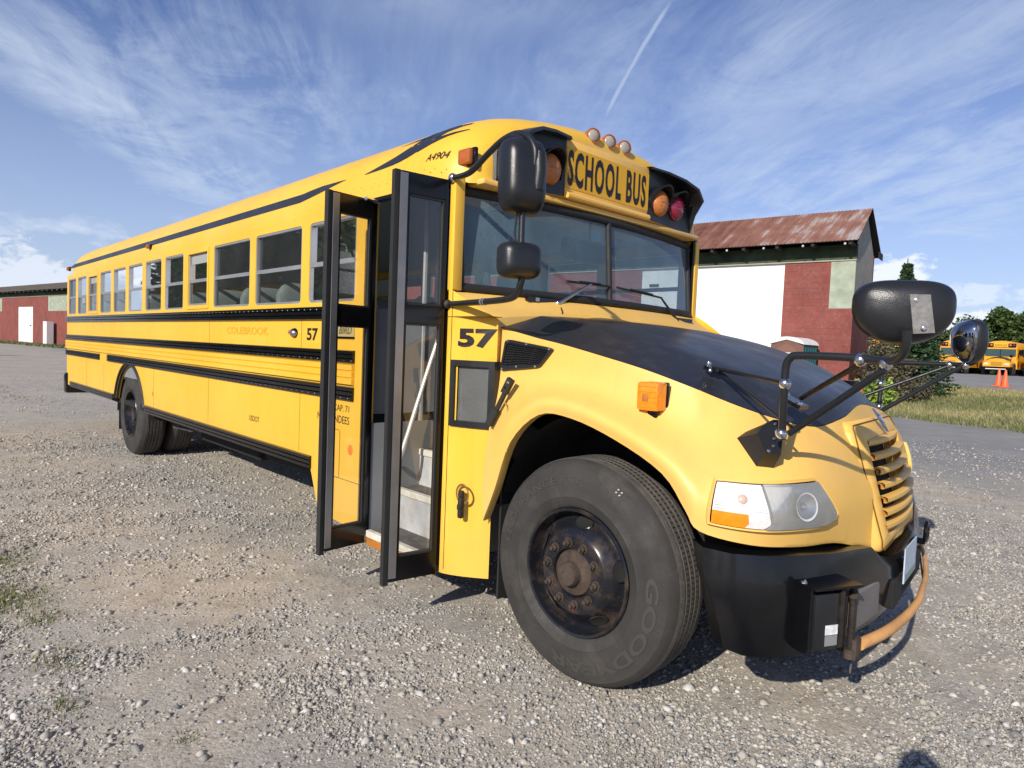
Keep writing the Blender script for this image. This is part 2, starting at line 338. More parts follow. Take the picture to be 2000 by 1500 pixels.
    def dome(s, c, nrm, rx, ry, h, m, up=(0, 0, 1), rings=6, seg=24, power=2.0, expo=2.0):
        n = Vector(nrm).normalized(); up = Vector(up); a = up.cross(n).normalized(); b = n.cross(a); c = Vector(c)
        rows = []
        for i in range(rings+1):
            ph = (math.pi/2)*i/rings; rr = math.cos(ph); hh = math.sin(ph)*h
            row = []
            for k in range(seg):
                th = 2*math.pi*k/seg; ct, st = math.cos(th), math.sin(th)
                ex = 2.0/expo
                x = math.copysign(abs(ct)**ex, ct); y = math.copysign(abs(st)**ex, st)
                row.append(c + a*x*rx*rr + b*y*ry*rr + n*hh)
            rows.append(row)
        s.loft(rows, m, closed=True)
    def build(s, name, parent=None, smooth=None, label=None, cat=None, group=None, kind=None):
        me = bpy.data.meshes.new(name); me.from_pydata(s.v, [], s.f); me.validate()
        for m in s.mats: me.materials.append(m)
        for p, k in zip(me.polygons, s.m): p.material_index = k
        bm = bmesh.new(); bm.from_mesh(me); bmesh.ops.remove_doubles(bm, verts=bm.verts, dist=1e-5)
        bmesh.ops.recalc_face_normals(bm, faces=bm.faces); bm.to_mesh(me); bm.free()
        if smooth:
            for p in me.polygons: p.use_smooth = True
            me.set_sharp_from_angle(angle=R(smooth))
        o = bpy.data.objects.new(name, me); COL.objects.link(o)
        put(o, parent); tag(o, label, cat, group, kind); return o
def wbase(o):
    v = Vector((0, 0, 0))
    while o is not None: v += o.location; o = o.parent
    return v
def put(o, parent):
    if parent is not None:
        o.parent = parent; o.location = -wbase(parent)
def tag(o, label=None, cat=None, group=None, kind=None):
    if label: o['label'] = label
    if cat: o['category'] = cat
    if group: o['group'] = group
    if kind: o['kind'] = kind
    return o
def thing(name, loc, label, cat, group=None):
    o = bpy.data.objects.new(name, None); COL.objects.link(o); o.location = loc; o.empty_display_size = 0.3
    return tag(o, label, cat, group)
def part_copy(o, parent, delta):
    c = o.copy(); COL.objects.link(c); c.parent = parent; c.location = o.location + Vector(delta); return c
def copy_tree(o, parent=None):
    c = o.copy(); COL.objects.link(c)
    if parent is not None: c.parent = parent
    for ch in list(o.children): copy_tree(ch, c)
    return c
def textmesh(s, parent, name, m, f, w, h, bold=0.0, shear=0.0, ext=0.0015, space=1.0):
    """lettering fitted to w x h, f(u,v,d)->world"""
    cu = bpy.data.curves.new('t', 'FONT'); cu.body = s; cu.offset = bold; cu.shear = shear; cu.resolution_u = 3; cu.space_character = space
    ob = bpy.data.objects.new('t', cu); COL.objects.link(ob)
    dg = bpy.context.evaluated_depsgraph_get(); me = bpy.data.meshes.new_from_object(ob.evaluated_get(dg))
    bpy.data.objects.remove(ob); bpy.data.curves.remove(cu)
    co = np.array([v.co[:] for v in me.vertices]); mn = co.min(0); mx = co.max(0); sz = mx-mn
    g = G(); vs = [f((c[0]-mn[0])/sz[0]*w, (c[1]-mn[1])/sz[1]*h, 0.0) for c in co]
    g.add(vs, [tuple(p.vertices) for p in me.polygons], m); bpy.data.meshes.remove(me)
    return g.build(name, parent)
# ------------------------------------------------------------------ hood / fender surface levels (right side)
L0 = [(10.31,.03,.62),(10.40,.02,.80),(10.52,0,1.05),(10.70,0,1.20),(10.90,0,1.205),(11.15,0,1.14),(11.38,0,1.04),(11.49,0,.92),(11.55,.01,.85),(11.70,.12,.815),(11.79,.30,.80),(11.84,.52,.79),(11.88,.80,.735),(11.925,1.22,.72)]
L1 = [(10.30,.03,.9),(10.385,.015,1.02),(10.50,0,1.15),(10.69,0,1.265),(10.90,0,1.27),(11.16,0,1.205),(11.41,0,1.10),(11.51,0,1.02),(11.565,.02,.98),(11.715,.13,.955),(11.81,.31,.945),(11.855,.52,.94),(11.875,.80,.925),(11.91,1.22,.9)]
L2 = [(10.28,.105,1.27),(10.365,.11,1.32),(10.49,.115,1.355),(10.68,.115,1.365),(10.90,.118,1.345),(11.16,.12,1.285),(11.385,.13,1.205),(11.48,.135,1.16),(11.55,.15,1.135),(11.675,.225,1.115),(11.77,.36,1.11),(11.81,.55,1.10),(11.825,.81,1.08),(11.85,1.22,1.06)]
L3 = [(10.28,.13,1.605),(10.42,.13,1.58),(10.55,.135,1.555),(10.70,.14,1.53),(10.90,.15,1.49),(11.15,.17,1.435),(11.35,.21,1.375),(11.46,.27,1.33),(11.54,.31,1.30),(11.62,.40,1.265),(11.68,.50,1.24),(11.72,.62,1.23),(11.735,.80,1.255),(11.71,1.22,1.30)]
L4 = [(10.28,.42,1.685),(10.42,.42,1.665),(10.55,.42,1.645),(10.70,.42,1.62),(10.90,.43,1.58),(11.15,.45,1.515),(11.35,.48,1.45),(11.46,.52,1.40),(11.53,.57,1.37),(11.59,.64,1.345),(11.63,.72,1.33),(11.655,.80,1.32),(11.67,.92,1.32),(11.665,1.22,1.335)]
L5 = [(10.25,1.22,1.70),(10.40,1.22,1.685),(10.55,1.22,1.66),(10.70,1.22,1.635),(10.90,1.22,1.595),(11.15,1.22,1.54),(11.33,1.22,1.485),(11.42,1.22,1.45),(11.48,1.22,1.425),(11.53,1.22,1.40),(11.57,1.22,1.385),(11.60,1.22,1.37),(11.63,1.22,1.355),(11.65,1.22,1.345)]
LEV = [L0, L1, L2, L3, L4, L5]
def cr(a, b, c, d, u):
    return tuple(0.5*((2*b[i])+(c[i]-a[i])*u+(2*a[i]-5*b[i]+4*c[i]-d[i])*u*u+(3*b[i]-a[i]-3*c[i]+d[i])*u**3) for i in range(3))
def lev(L, u):
    u = max(0.0, min(13.0, u)); k = min(int(u), 12); f = u-k
    g = lambda i: L[i] if 0 <= i <= 13 else (tuple(2*L[0][j]-L[1][j] for j in range(3)) if i < 0 else (L[12][0], 2*1.22-L[12][1], L[12][2]))
    return cr(g(k-1), g(k), g(k+1), g(k+2), f)
def surf(u, v, lo=0, hi=3):
    """point on the fender skin: u along the bus side and round the nose, v level 0..3"""
    v = max(lo, min(hi, v)); k = min(int(v), hi-1); f = v-k
    P = [lev(LEV[max(lo, min(hi, j))], u) for j in (k-1, k, k+1, k+2)]
    return cr(P[0], P[1], P[2], P[3], f)
# ================================================================== THE SCHOOL BUS
bus = thing('school_bus', (6.0, 1.22, 0.0), 'big yellow school bus numbered 57 with a matt black hood and its folding door open', 'school bus')
WY = 2.44
PT = 0.7192
S = lambda x, z, d=0.0, y=0.0: Vector((x, y+d, z))     # right side wall plane
def build(g, name, smooth=None, parent=bus, label=None, kind=None): return g.build(name, parent, smooth, label, None, None, kind)
# ---- windows layout (x0, x1, emergency)
wins = []
for i in range(9):
    wins.append((PT*i+0.075+(0.05 if i == 0 else 0), PT*(i+1)-0.06, i in (2, 8)))
wins += [(6.535, 7.35, False), (7.465, 8.275, False), (8.395, 9.03, False)]
Z0, Z1, ZM = 1.765, 2.318, 2.03
def rrect(x0, x1, z0, z1, r, n=3):
    pts = []
    for cx, cz, a0 in ((x1-r, z0+r, -90), (x1-r, z1-r, 0), (x0+r, z1-r, 90), (x0+r, z0+r, 180)):
        for k in range(n+1):
            a = R(a0+90*k/n); pts.append((cx+r*math.cos(a), cz+r*math.sin(a)))
    return pts
def arch(cx, r, zc, z0, n=18, sq=1.0):
    """points from left foot to right foot, z0 foot height"""
    a0 = math.asin((z0-zc)/r); pts = []
    for k in range(n+1):
        a = math.pi-a0-(math.pi-2*a0)*k/n; pts.append((cx+r*math.cos(a), zc+r*math.sin(a)))
    return pts
rear_arch = arch(3.74, 0.66, 0.46, 0.66)
out = [(0.0, 0.64), (0.30, 0.64)] + rear_arch + [(8.47, 0.64), (8.62, 0.32), (9.215, 0.30), (9.215, 2.385), (0.0, 2.385)]
holes = [rrect(a, b, Z0, Z1, 0.035) for a, b, e in wins]
g = G(); g.plate(out, holes, YEL, lambda x, z, d: S(x, z, d), 0.045); build(g, 'side_panel')
# left side wall, mirrored, with its own openings
outl = [(0.0, 0.64), (0.30, 0.64)] + rear_arch + [(10.0, 0.64), (10.0, 2.385), (0.0, 2.385)]
lh = holes + [rrect(9.12, 9.86, 1.70, Z1, 0.035)]
g = G(); g.plate(outl, lh, YEL, lambda x, z, d: Vector((x, WY-d, z)), 0.045); build(g, 'side_panel')
g = G(); g.plate([(0.02, .64), (2.42, .64), (2.42, 2.385), (0.02, 2.385)], [rrect(.95, 1.49, 1.1, 2.2, .04), rrect(.2, .8, 1.7, 2.2, .04), rrect(1.64, 2.24, 1.7, 2.2, .04)], YEL, lambda y, z, d: Vector((0.002+d, y, z)), 0.04); build(g, 'rear_panel')
# ---- windows: aluminium frame + panes, emergency ones in a yellow surround
def frame_ring(g, x0, x1, z0, z1, w, ya, yb, m):
    g.box((x0, ya, z0), (x1, yb, z0+w), m); g.box((x0, ya, z1-w), (x1, yb, z1), m)
    g.box((x0, ya, z0+w), (x0+w, yb, z1-w), m); g.box((x1-w, ya, z0+w), (x1, yb, z1-w), m)
def side_window(a, b, emer, y, s, full=True):
    g = G()
    e = 0.03 if emer else 0.0
    if emer: frame_ring(g, a-0.004, b+0.004, Z0-0.006, Z1+0.004, 0.034, y-s*0.008, y+s*0.02, YEL)
    frame_ring(g, a+e, b-e, Z0+e, Z1-e*0.4, 0.017, y+s*0.004, y+s*0.032, ALU)
    g.box((a+e+0.017, y+s*0.008, ZM-0.016), (b-e-0.017, y+s*0.036, ZM+0.014), ALU)
    o = build(g, 'side_window')
    for z0, z1, yy, nm in ((Z0+e+0.017, ZM-0.016, y+s*0.016, 'lower_pane'), (ZM+0.014, Z1-e*0.4-0.017, y+s*0.026, 'upper_pane')):
        p = G(); p.add([Vector((a+e+0.017, yy, z0)), Vector((b-e-0.017, yy, z0)), Vector((b-e-0.017, yy, z1)), Vector((a+e+0.017, yy, z1))], [(0, 1, 2, 3)], WG); p.build(nm, o)
    if emer:
        p = G(); p.box((a+e+0.03, y+s*0.022, Z1-0.125), (b-e-0.03, y+s*0.025, Z1-0.03), mat('pale_window_sticker', (0.30, 0.32, 0.31), 0.6)); p.build('sticker', o)
for a, b, e in wins: side_window(a, b, e, 0.0, 1)
for a, b, e in wins: side_window(a, b, e, WY, -1)
side_window(9.12, 9.86, False, WY, -1)
# ---- rub rails : grooved black extrusions
def rail(x0, x1, zb, zt, y=0.0, s=1, m=BLK, n=3, d=0.020, name='rub_rail'):
    g = G(); prof = [(0.0, zb)]
    for k in range(n):
        a = zb+(zt-zb)*k/n; b = zb+(zt-zb)*(k+1)/n; h = b-a
        prof += [(d, a+h*0.15), (d, b-h*0.15)] + ([(d*0.45, b)] if k < n-1 else [])
    prof.append((0.0, zt))
    rows = [[Vector((x, y-s*p-s*0.001, z)) for p, z in prof] for x in (x0, x1)]
    g.loft(rows, m)
    for r in (rows[0], rows[1]): g.add(r, [list(range(len(r)))], m)
    return build(g, name)
for y, s, xe in ((0.0, 1, 9.055), (WY, -1, 9.95)):
    rail(0.0, xe, 1.643, 1.737, y, s); rail(0.0, xe, 1.366, 1.448, y, s)
    rail(0.0, 2.24, 1.122, 1.205, y, s); rail(2.71, xe, 1.122, 1.212, y, s)
    rail(0.33, 3.03, 0.625, 0.712, y, s); rail(4.47, 8.50, 0.602, 0.692, y, s)
    rail(0.0, xe, 1.222, 1.360, y, s, YEL, 3, 0.022, 'corrugated_panel')
# wheel arch rubber trim, rear corner bumper end, panel seams, rivets
g = G(); ro = arch(3.74, 0.70, 0.46, 0.66); ri = rear_arch
g.loft([[Vector((x, -0.004, z)) for x, z in ro], [Vector((x, -0.022, z)) for x, z in arch(3.74, 0.685, 0.46, 0.66)], [Vector((x, -0.020, z)) for x, z in arch(3.74, 0.665, 0.46, 0.66)], [Vector((x, 0.03, z)) for x, z in arch(3.74, 0.655, 0.46, 0.66)]], RUB); build(g, 'wheel_arch_trim', 40)
g = G(); g.box((-0.10, -0.03, 0.50), (0.10, 2.47, 0.83), BLK, bev=0.03); build(g, 'rear_bumper', 30)
g = G()
SEAM = mat('panel_gap', (0.16, 0.075, 0.01), 0.8)
for x in (1.44, 2.475, 4.75, 6.45, 8.30): 
    g.box((x, -0.0012, 0.70), (x+0.004, 0.0, 1.12), SEAM)
for x in (6.45, 8.30): g.box((x, -0.0012, 1.45), (x+0.004, 0.0, 1.64), SEAM)
g.box((9.155, -0.0012, 0.42), (9.159, 0.0, 1.64), SEAM); g.box((8.66, -0.0012, 0.60), (9.155, 0.0, 0.604), SEAM)
fx = rrect(8.70, 8.89, 0.60, 0.92, 0.02)
for i in range(len(fx)):
    a, b = fx[i], fx[(i+1) % len(fx)]; 
    g.tube([(a[0], -0.001, a[1]), (b[0], -0.001, b[1])], 0.002, SEAM, 4)
build(g, 'panel_seams')
g = G()
def rivet(x, z, y=-0.001, r=0.0045, m=YEL): g.dome((x, y, z), (0, -1, 0), r, r, 0.003, m, rings=1, seg=6)
xs = np.arange(0.1, 9.05, 0.09)
for i, x in enumerate(xs):
    rivet(x, 1.715+0.0, -0.021, 0.004, ALU); rivet(x, 1.138, -0.02, 0.004, ALU) if (x < 2.2 or x > 2.75) else None; rivet(x+0.03, 1.38, -0.02, 0.004, ALU)
for x in (1.42, 4.73, 6.43, 8.28, 9.13, 9.18):
    for z in np.arange(0.74, 1.10, 0.055): rivet(x, z)
    for z in np.arange(1.46, 1.63, 0.04): rivet(x, z)
for c, (x0, x1) in enumerate(((4.6, 9.9),)):
    for x in np.arange(x0, x1, 0.085):
        rivet(x, 2.372+0.028*math.sin(x*9), 0.0, 0.005); rivet(x+0.04, 2.415, 0.001, 0.005)
        if x > 8.9: rivet(x, 2.455, 0.004, 0.005); rivet(x+0.03, 2.475, 0.007, 0.004)
build(g, 'rivet_rows', kind='stuff')
# ---- roof loft
PROF = [(0, 2.38), (.003, 2.43), (.010, 2.48), (.022, 2.53), (.042, 2.58), (.07, 2.63), (.105, 2.675), (.15, 2.715), (.21, 2.757), (.29, 2.80), (.40, 2.843), (.54, 2.88), (.72, 2.912), (.95, 2.937), (1.22, 2.95)]
PROF = PROF + [(WY-y, z) for y, z in PROF[-2::-1]]
def sec(x, hw, top, bot=2.38): return [Vector((x, 1.22+(y-1.22)*hw/1.22, bot+(z-2.38)*(top-bot)/0.57)) for y, z in PROF]
rows = []
for a in np.linspace(90, 0, 9)[:-1]: rows.append(sec(0.55-0.55*math.sin(R(a)), 1.22-0.14*(1-math.cos(R(a))), 2.95-0.22*(1-math.cos(R(a)))))
for x in np.linspace(0.55, 9.70, 14): rows.append(sec(x, 1.22, 2.95))
XF, HWF, TOPF = 10.06, 1.00, 2.80
for a in np.linspace(0, 90, 12)[1:]: rows.append(sec(9.70+(XF-9.70)*math.sin(R(a)), 1.22-(1.22-HWF)*(1-math.cos(R(a))), 2.95-(2.95-TOPF)*(1-math.cos(R(a)))))
g = G(); g.loft(rows, YEL)
g.add(rows[0], [list(range(len(rows[0])))], YEL)
under = [[r[0], r[-1]] for r in rows]
build(g, 'roof', 35)
g = G(); g.add(rows[-1], [list(range(len(rows[-1])))], YELF)
# drip ledge over the doors and windscreen
g.box((9.6, 0.14, 2.372), (XF+0.030, 2.28, 2.405), YELF, bev=0.01)
g.loft([[Vector((XF+0.002, y, 2.405)) for y in (.3, 2.14)], [Vector((XF+0.05, y, 2.412)) for y in (.78, 1.63)]], YELF)
build(g, 'roof_cap', 35)
g = G(); g.loft([[Vector((r[0].x, r[0].y+0.05, 2.40)), Vector((r[0].x, 1.22, 2.80)), Vector((r[-1].x, r[-1].y-0.05, 2.40))] for r in rows[3:-1]], CEIL); build(g, 'interior_ceiling')
g = G(); g.box((9.2, 0.0, 2.365), (9.99, 0.05, 2.385), BLK); g.box((0.03, 0.05, 0.60), (9.2, 2.39, 0.66), BLKD); g.box((9.2, 1.0, 0.60), (10.2, 2.39, 0.66), BLKD); build(g, 'underfloor')
def roofy(z):
    for (y0, z0), (y1, z1) in zip(PROF[:14], PROF[1:15]):
        if z <= z1: return y0+(y1-y0)*(z-z0)/(z1-z0)
    return 1.22
def rp(x, z, d=-0.003):
    """point on the right roof flank"""
    def yy(zq):
        if x <= 9.70: return roofy(zq)
        c = math.sqrt(max(0.0, 1-((x-9.70)/(XF-9.70))**2)); hw = 1.22-(1.22-HWF)*(1-c); top = 2.95-(2.95-TOPF)*(1-c)
        return 1.22-(1.22-roofy(2.38+(zq-2.38)*0.57/(top-2.38)))*hw/1.22
    y = yy(z); sl = (yy(z+0.01)-yy(z-0.01))/0.02
    n = Vector((0, -1, sl)).normalized(); return Vector((x, y, z))-n*d
g = G(); rr = []
zs = np.linspace(0, 1, 5)
for x in list(np.linspace(0.12, 8.2, 30))+[8.35, 8.5, 8.62, 8.72, 8.83]:
    lo, hi = 2.49, 2.553
    if x < 0.3: hi = 2.49+0.063*(x-0.02)/0.28
    if x > 8.2:
        f = (x-8.2)/0.63; lo = 2.49+0.085*f**1.2; hi = min(2.558+0.025*f, 2.60) if f < 1 else lo+0.001
        if f > .25: hi = 2.565+0.012*(1-f); lo = 2.49+(hi-2.49)*min(1, (f*1.02)**1.3)
    rr.append([rp(x, lo+(hi-lo)*k) for k in zs])
g.loft(rr, BLKM)
# the second stroke : a hooked sweep above the door
fl = [(9.06, 2.556, 2.560), (9.16, 2.558, 2.578), (9.26, 2.560, 2.600), (9.36, 2.565, 2.625), (9.44, 2.573, 2.660), (9.50, 2.585, 2.70), (9.55, 2.60, 2.733), (9.62, 2.625, 2.752), (9.70, 2.672, 2.758), (9.76, 2.715, 2.765), (9.84, 2.755, 2.772)]
g.loft([[rp(min(x, 9.9), a+(b-a)*k) for k in zs] for x, a, b in fl], BLKM)
fl = [(9.30, 2.708, 2.711), (9.42, 2.713, 2.726), (9.53, 2.712, 2.742), (9.60, 2.70, 2.752)]
g.loft([[rp(x, a+(b-a)*k, -0.0035) for k in zs] for x, a, b in fl], BLKM)
fl = [(9.58, 2.605, 2.66), (9.66, 2.625, 2.664), (9.74, 2.648, 2.678), (9.82, 2.672, 2.692), (9.90, 2.700, 2.706)]
g.loft([[rp(x, a+(b-a)*k, -0.004) for k in zs] for x, a, b in fl], BLKM)
build(g, 'roof_stripe', 40)
# marker lamps
def marker(x, z, y, sx=0.07, sz=0.045, name='marker_lamp', m=REDO):
    g = G(); g.box((x-sx*0.6, y-0.012, z-sz*0.6), (x+sx*0.6, y+0.012, z+sz*0.6), BLK, bev=0.006); g.box((x-sx/2, y-0.045, z-sz/2), (x+sx/2, y-0.010, z+sz/2), m, bev=0.012); return build(g, name, 40)
marker(4.55, 2.475, 0.005); marker(0.02, 2.50, 0.03, 0.06, 0.06)
marker(9.995, 2.515, 0.112, 0.10, 0.082)
# text on the flanks
side = lambda x0, z0, y=-0.0015: (lambda u, v, d: Vector((x0+u, y, z0+v)))
textmesh('57', bus, 'fleet_number', TXT, side(8.385, 1.500), 0.165, 0.088, 0.03)
textmesh('57', bus, 'fleet_number', TXT, lambda u, v, d: Vector((10.085+u, cowly(10.085+u)-0.0025, 1.500+v)), 0.215, 0.098, 0.045) if False else None
textmesh('COLEBROOK', bus, 'faded_lettering', GHOST, side(6.88, 1.53), 0.86, 0.062, 0.02)
textmesh('USDOT', bus, 'lettering', TXT, side(7.40, 0.828), 0.20, 0.045, 0.0)
textmesh('CAP. 71', bus, 'lettering', TXT, side(8.80, 1.045), 0.20, 0.042, 0.0)
textmesh('NO STANDEES', bus, 'lettering', TXT, side(8.575, 0.965), 0.43, 0.050, 0.0)
textmesh('A4904', bus, 'lettering', TXT, lambda u, v, d: rp(9.725+u, 2.520+v, -0.0045), 0.165, 0.042, 0.0, 0.2)
o = G(); o.box((8.64, -0.006, 1.535), (9.045, -0.001, 1.615), mat('badge_plate', (0.62, 0.50, 0.22), 0.35, metal=0.3)); o.box((8.64, -0.010, 1.523), (9.045, -0.001, 1.535), BLK); o = build(o, 'badge_plate')
textmesh('BLUE BIRD', o, 'lettering', TXT, side(8.665, 1.552, -0.0075), 0.35, 0.048, -0.004, 0.25)
g = G(); g.dome((9.027, -0.001, 0.806), (0, -1, 0), 0.032, 0.036, 0.004, REFO, rings=2, seg=16); build(g, 'reflector', 40)
g = G(); g.dome((4.72, -0.001, 0.84), (0, -1, 0), 0.022, 0.03, 0.004, REFO, rings=2, seg=12); build(g, 'reflector', 40)
g = G(); g.dome((8.19, -0.001, 1.552), (0, -1, 0), 0.055, 0.036, 0.03, BLK, rings=3, seg=16); g.dome((8.21, -0.02, 1.55), (0.3, -1, -0.1), 0.036, 0.026, 0.02, CHR, rings=3, seg=12); g.dome((8.165, -0.02, 1.556), (-0.3, -1, 0.1), 0.022, 0.018, 0.018, REDO, rings=3, seg=10); build(g, 'side_turn_lamp', 50)
# ---- front pillar, cowl side, cowl shelf
def cowly(x): return 0.0 if x < 10.03 else 0.095*((x-10.03)/0.29)**1.6
YS = [0.0, 0.004]
g = G()
colx = [9.975, 9.982, 9.995, 10.03, 10.09, 10.15, 10.21, 10.26, 10.295, 10.305]
coly = [0.05, 0.018, 0.004, 0.0] + [cowly(x) for x in colx[4:]]
def zt_(x): return 1.815 if x < 10.0 else 1.815-0.55*(x-10.0)
for sgn in (1, -1):
    g = G(); Y = (lambda y: y) if sgn == 1 else (lambda y: WY-y)
    zz = [0.27, 0.60, 1.085, 1.425, 1.50, 1.0]
    def band(i0, i1, za, zb): g.loft([[Vector((colx[i], Y(coly[i]), za(colx[i]) if callable(za) else za)), Vector((colx[i], Y(coly[i]), zb(colx[i]) if callable(zb) else zb))] for i in range(i0, i1+1)], YEL if sgn == 1 else YEL)
    if sgn == 1:
        zlow = lambda x: 0.27+0.10*(x-9.98)
        band(0, 9, zlow, 1.085); band(0, 4, 1.085, 1.425); band(8, 9, 1.085, 1.425); band(0, 9, 1.425, zt_)
    else: band(0, 9, 0.45, zt_)
    g.box((9.975, Y(0.006), 1.80), (10.022 if sgn == 1 else 9.99, Y(0.07), 2.40), YEL if sgn == 1 else BLK, bev=0.004)
    g.box((9.955, Y(0.004), 0.30), (9.975, Y(0.06), 2.39), BLK)
    build(g, 'cowl_side', 35)
g = G()
for x, y, z0, z1 in ((10.034, -0.0012, 0.30, 1.80),): g.box((x, y, z0), (x+0.004, y+0.002, z1), SEAM)
g.box((10.0, -0.001, 1.655), (10.32, 0.1, 1.658), SEAM); build(g, 'panel_seams')
textmesh('57', bus, 'fleet_number', TXT, lambda u, v, d: Vector((10.088+u, cowly(10.088+u)-0.0035, 1.497+v)), 0.218, 0.098, 0.045)
# lower side window in the cowl
g = G(); wy = lambda x: cowly(x)
for a, b, z0, z1 in ((10.05, 10.08, 1.08, 1.43), (10.275, 10.305, 1.08, 1.43), (10.08, 10.275, 1.08, 1.112), (10.08, 10.275, 1.398, 1.43)):
    rowsb = [[Vector((x, wy(x)+0.03, z0)), Vector((x, wy(x)-0.012, z0)), Vector((x, wy(x)-0.012, z1)), Vector((x, wy(x)+0.03, z1)), Vector((x, wy(x)+0.03, z0))] for x in np.linspace(a, b, 5)]
    g.loft(rowsb, PLB); g.add(rowsb[0][:4], [(0, 1, 2, 3)], PLB); g.add(rowsb[-1][:4], [(0, 1, 2, 3)], PLB)
ow = build(g, 'lower_window')
p = G(); p.loft([[Vector((x, wy(x)+0.012, 1.11)), Vector((x, wy(x)+0.012, 1.40))] for x in np.linspace(10.08, 10.30, 5)], glass('dusty_glass', (0.45, 0.47, 0.47), 1.8, haze=0.42, hazec=(0.26, 0.27, 0.26))); p.build('pane', ow)
def xw(y): return 9.985+0.125*(1-((y-1.22)/1.15)**2)
g = G(); ys = np.linspace(0.004, 2.436, 25)
def tz(y): e = abs((y-1.22)/1.22)**3; return e
g.loft([[Vector((xw(y)-0.02, y, 1.80)) for y in ys], [Vector((xw(y)+0.035, y, 1.79)) for y in ys], [Vector((xw(y)+0.060, y, 1.765)) for y in ys], [Vector((max(xw(y)+0.075, 10.10+0.03*(1-tz(y))), y, 1.745-0.02*tz(y))) for y in ys],
        [Vector((10.20, min(max(y, 0.06), 2.38), 1.715-0.035*tz(y))) for y in ys], [Vector((10.27, min(max(y, 0.09), 2.35), 1.70-0.06*tz(y))) for y in ys], [Vector((10.285, min(max(y, 0.10), 2.34), 1.55)) for y in ys], [Vector((10.285, min(max(y, 0.10), 2.34), 1.30)) for y in ys]], YELF); build(g, 'cowl', 40)
g = G(); g.box((10.0, 0.12, 0.6), (10.02, 2.32, 1.72), DARKI); build(g, 'firewall')
# ---- windscreen
WS0, WS1 = 1.815, 2.345
def wsp(y, z): f = (z-WS0)/(WS1-WS0); return Vector((xw(y)-0.045*f, y, z))
def wgrid(y0, y1, z0, z1, dx, n=14): return [[wsp(y, z)+Vector((dx, 0, 0)) for y in np.linspace(y0, y1, n)] for z in np.linspace(z0, z1, 3)]
fr = G()
def edge(pts, r): fr.tube(pts, r, RUB, 8)
edge([wsp(y, WS0+0.004) for y in np.linspace(0.085, 2.355, 25)], 0.026); edge([wsp(y, WS1) for y in np.linspace(0.085, 2.355, 25)], 0.026)
edge([wsp(0.09, z) for z in (WS0, 2.1, WS1)], 0.020); edge([wsp(2.35, z) for z in (WS0, 2.1, WS1)], 0.020); edge([wsp(1.22, z)+Vector((0.004, 0, 0)) for z in (WS0, 2.1, WS1)], 0.019)
wf = build(fr, 'windscreen', 50)
for a, b in ((0.095, 1.20), (1.24, 2.345)):
    p = G(); p.loft(wgrid(a, b, WS0+0.01, WS1-0.005, 0.0), WS); p.build('windscreen_pane', wf, 30)
p = G(); p.loft(wgrid(1.06, 1.16, 2.20, 2.27, -0.004, 3), mat('pale_sticker', (0.35, 0.55, 0.56), 0.6)); p.build('sticker', wf)
p = G(); p.loft(wgrid(0.40, 0.52, 2.17, 2.215, -0.004, 3), mat('teal_sticker', (0.03, 0.42, 0.50), 0.5)); p.build('sticker', wf)
g = G(); g.loft([[Vector((xw(y)-0.045, y, WS1-0.02)) for y in ys[1:-1]], [Vector((xw(y)-0.05, y, 2.41)) for y in ys[1:-1]]], BLK); build(g, 'windscreen_header', 40)
# wipers
def wiper(piv, elbow, b0, b1, m):
    g = G(); g.tube([piv, Vector(piv)+(Vector(elbow)-Vector(piv))*0.3, elbow], [0.012, 0.010, 0.006], m, 8); g.dome(Vector(piv)-Vector((.01, 0, 0)), (1, 0, 0), 0.02, 0.02, 0.025, m, rings=3, seg=12)
    g.tube([b0, (Vector(b0)+Vector(b1))/2+Vector((.004, 0, 0)), b1], 0.007, RUB, 6); g.tube([Vector(b0)*0.75+Vector(b1)*0.25+Vector((.012, 0, 0.006)), Vector(b0)*0.25+Vector(b1)*0.75+Vector((.012, 0, 0.006))], 0.006, RUB, 6)
    build(g, 'wiper', 40)
wiper((10.13, 0.72, 1.778), (10.125, 1.02, 1.925), (10.115, 0.80, 1.918), (10.12, 1.20, 1.925), CHR)
wiper((10.105, 2.02, 1.755), (10.105, 1.80, 1.905), (10.125, 1.27, 1.925), (10.10, 1.82, 1.902), RUB)
g = G(); g.box((10.10, 0.47, 1.775), (10.125, 0.70, 1.800), BLK); g.box((10.127, 0.53, 1.777), (10.129, 0.56, 1.798), ALU); g.box((10.09, 2.03, 1.748), (10.11, 2.22, 1.775), BLK); build(g, 'wiper_linkage_cover')
g = G(); g.tube([(10.13, 0.73, 1.77), (10.18, 0.70, 1.73), (10.22, 0.66, 1.69)], 0.004, RUB, 6, smooth_path=4); build(g, 'washer_hose')
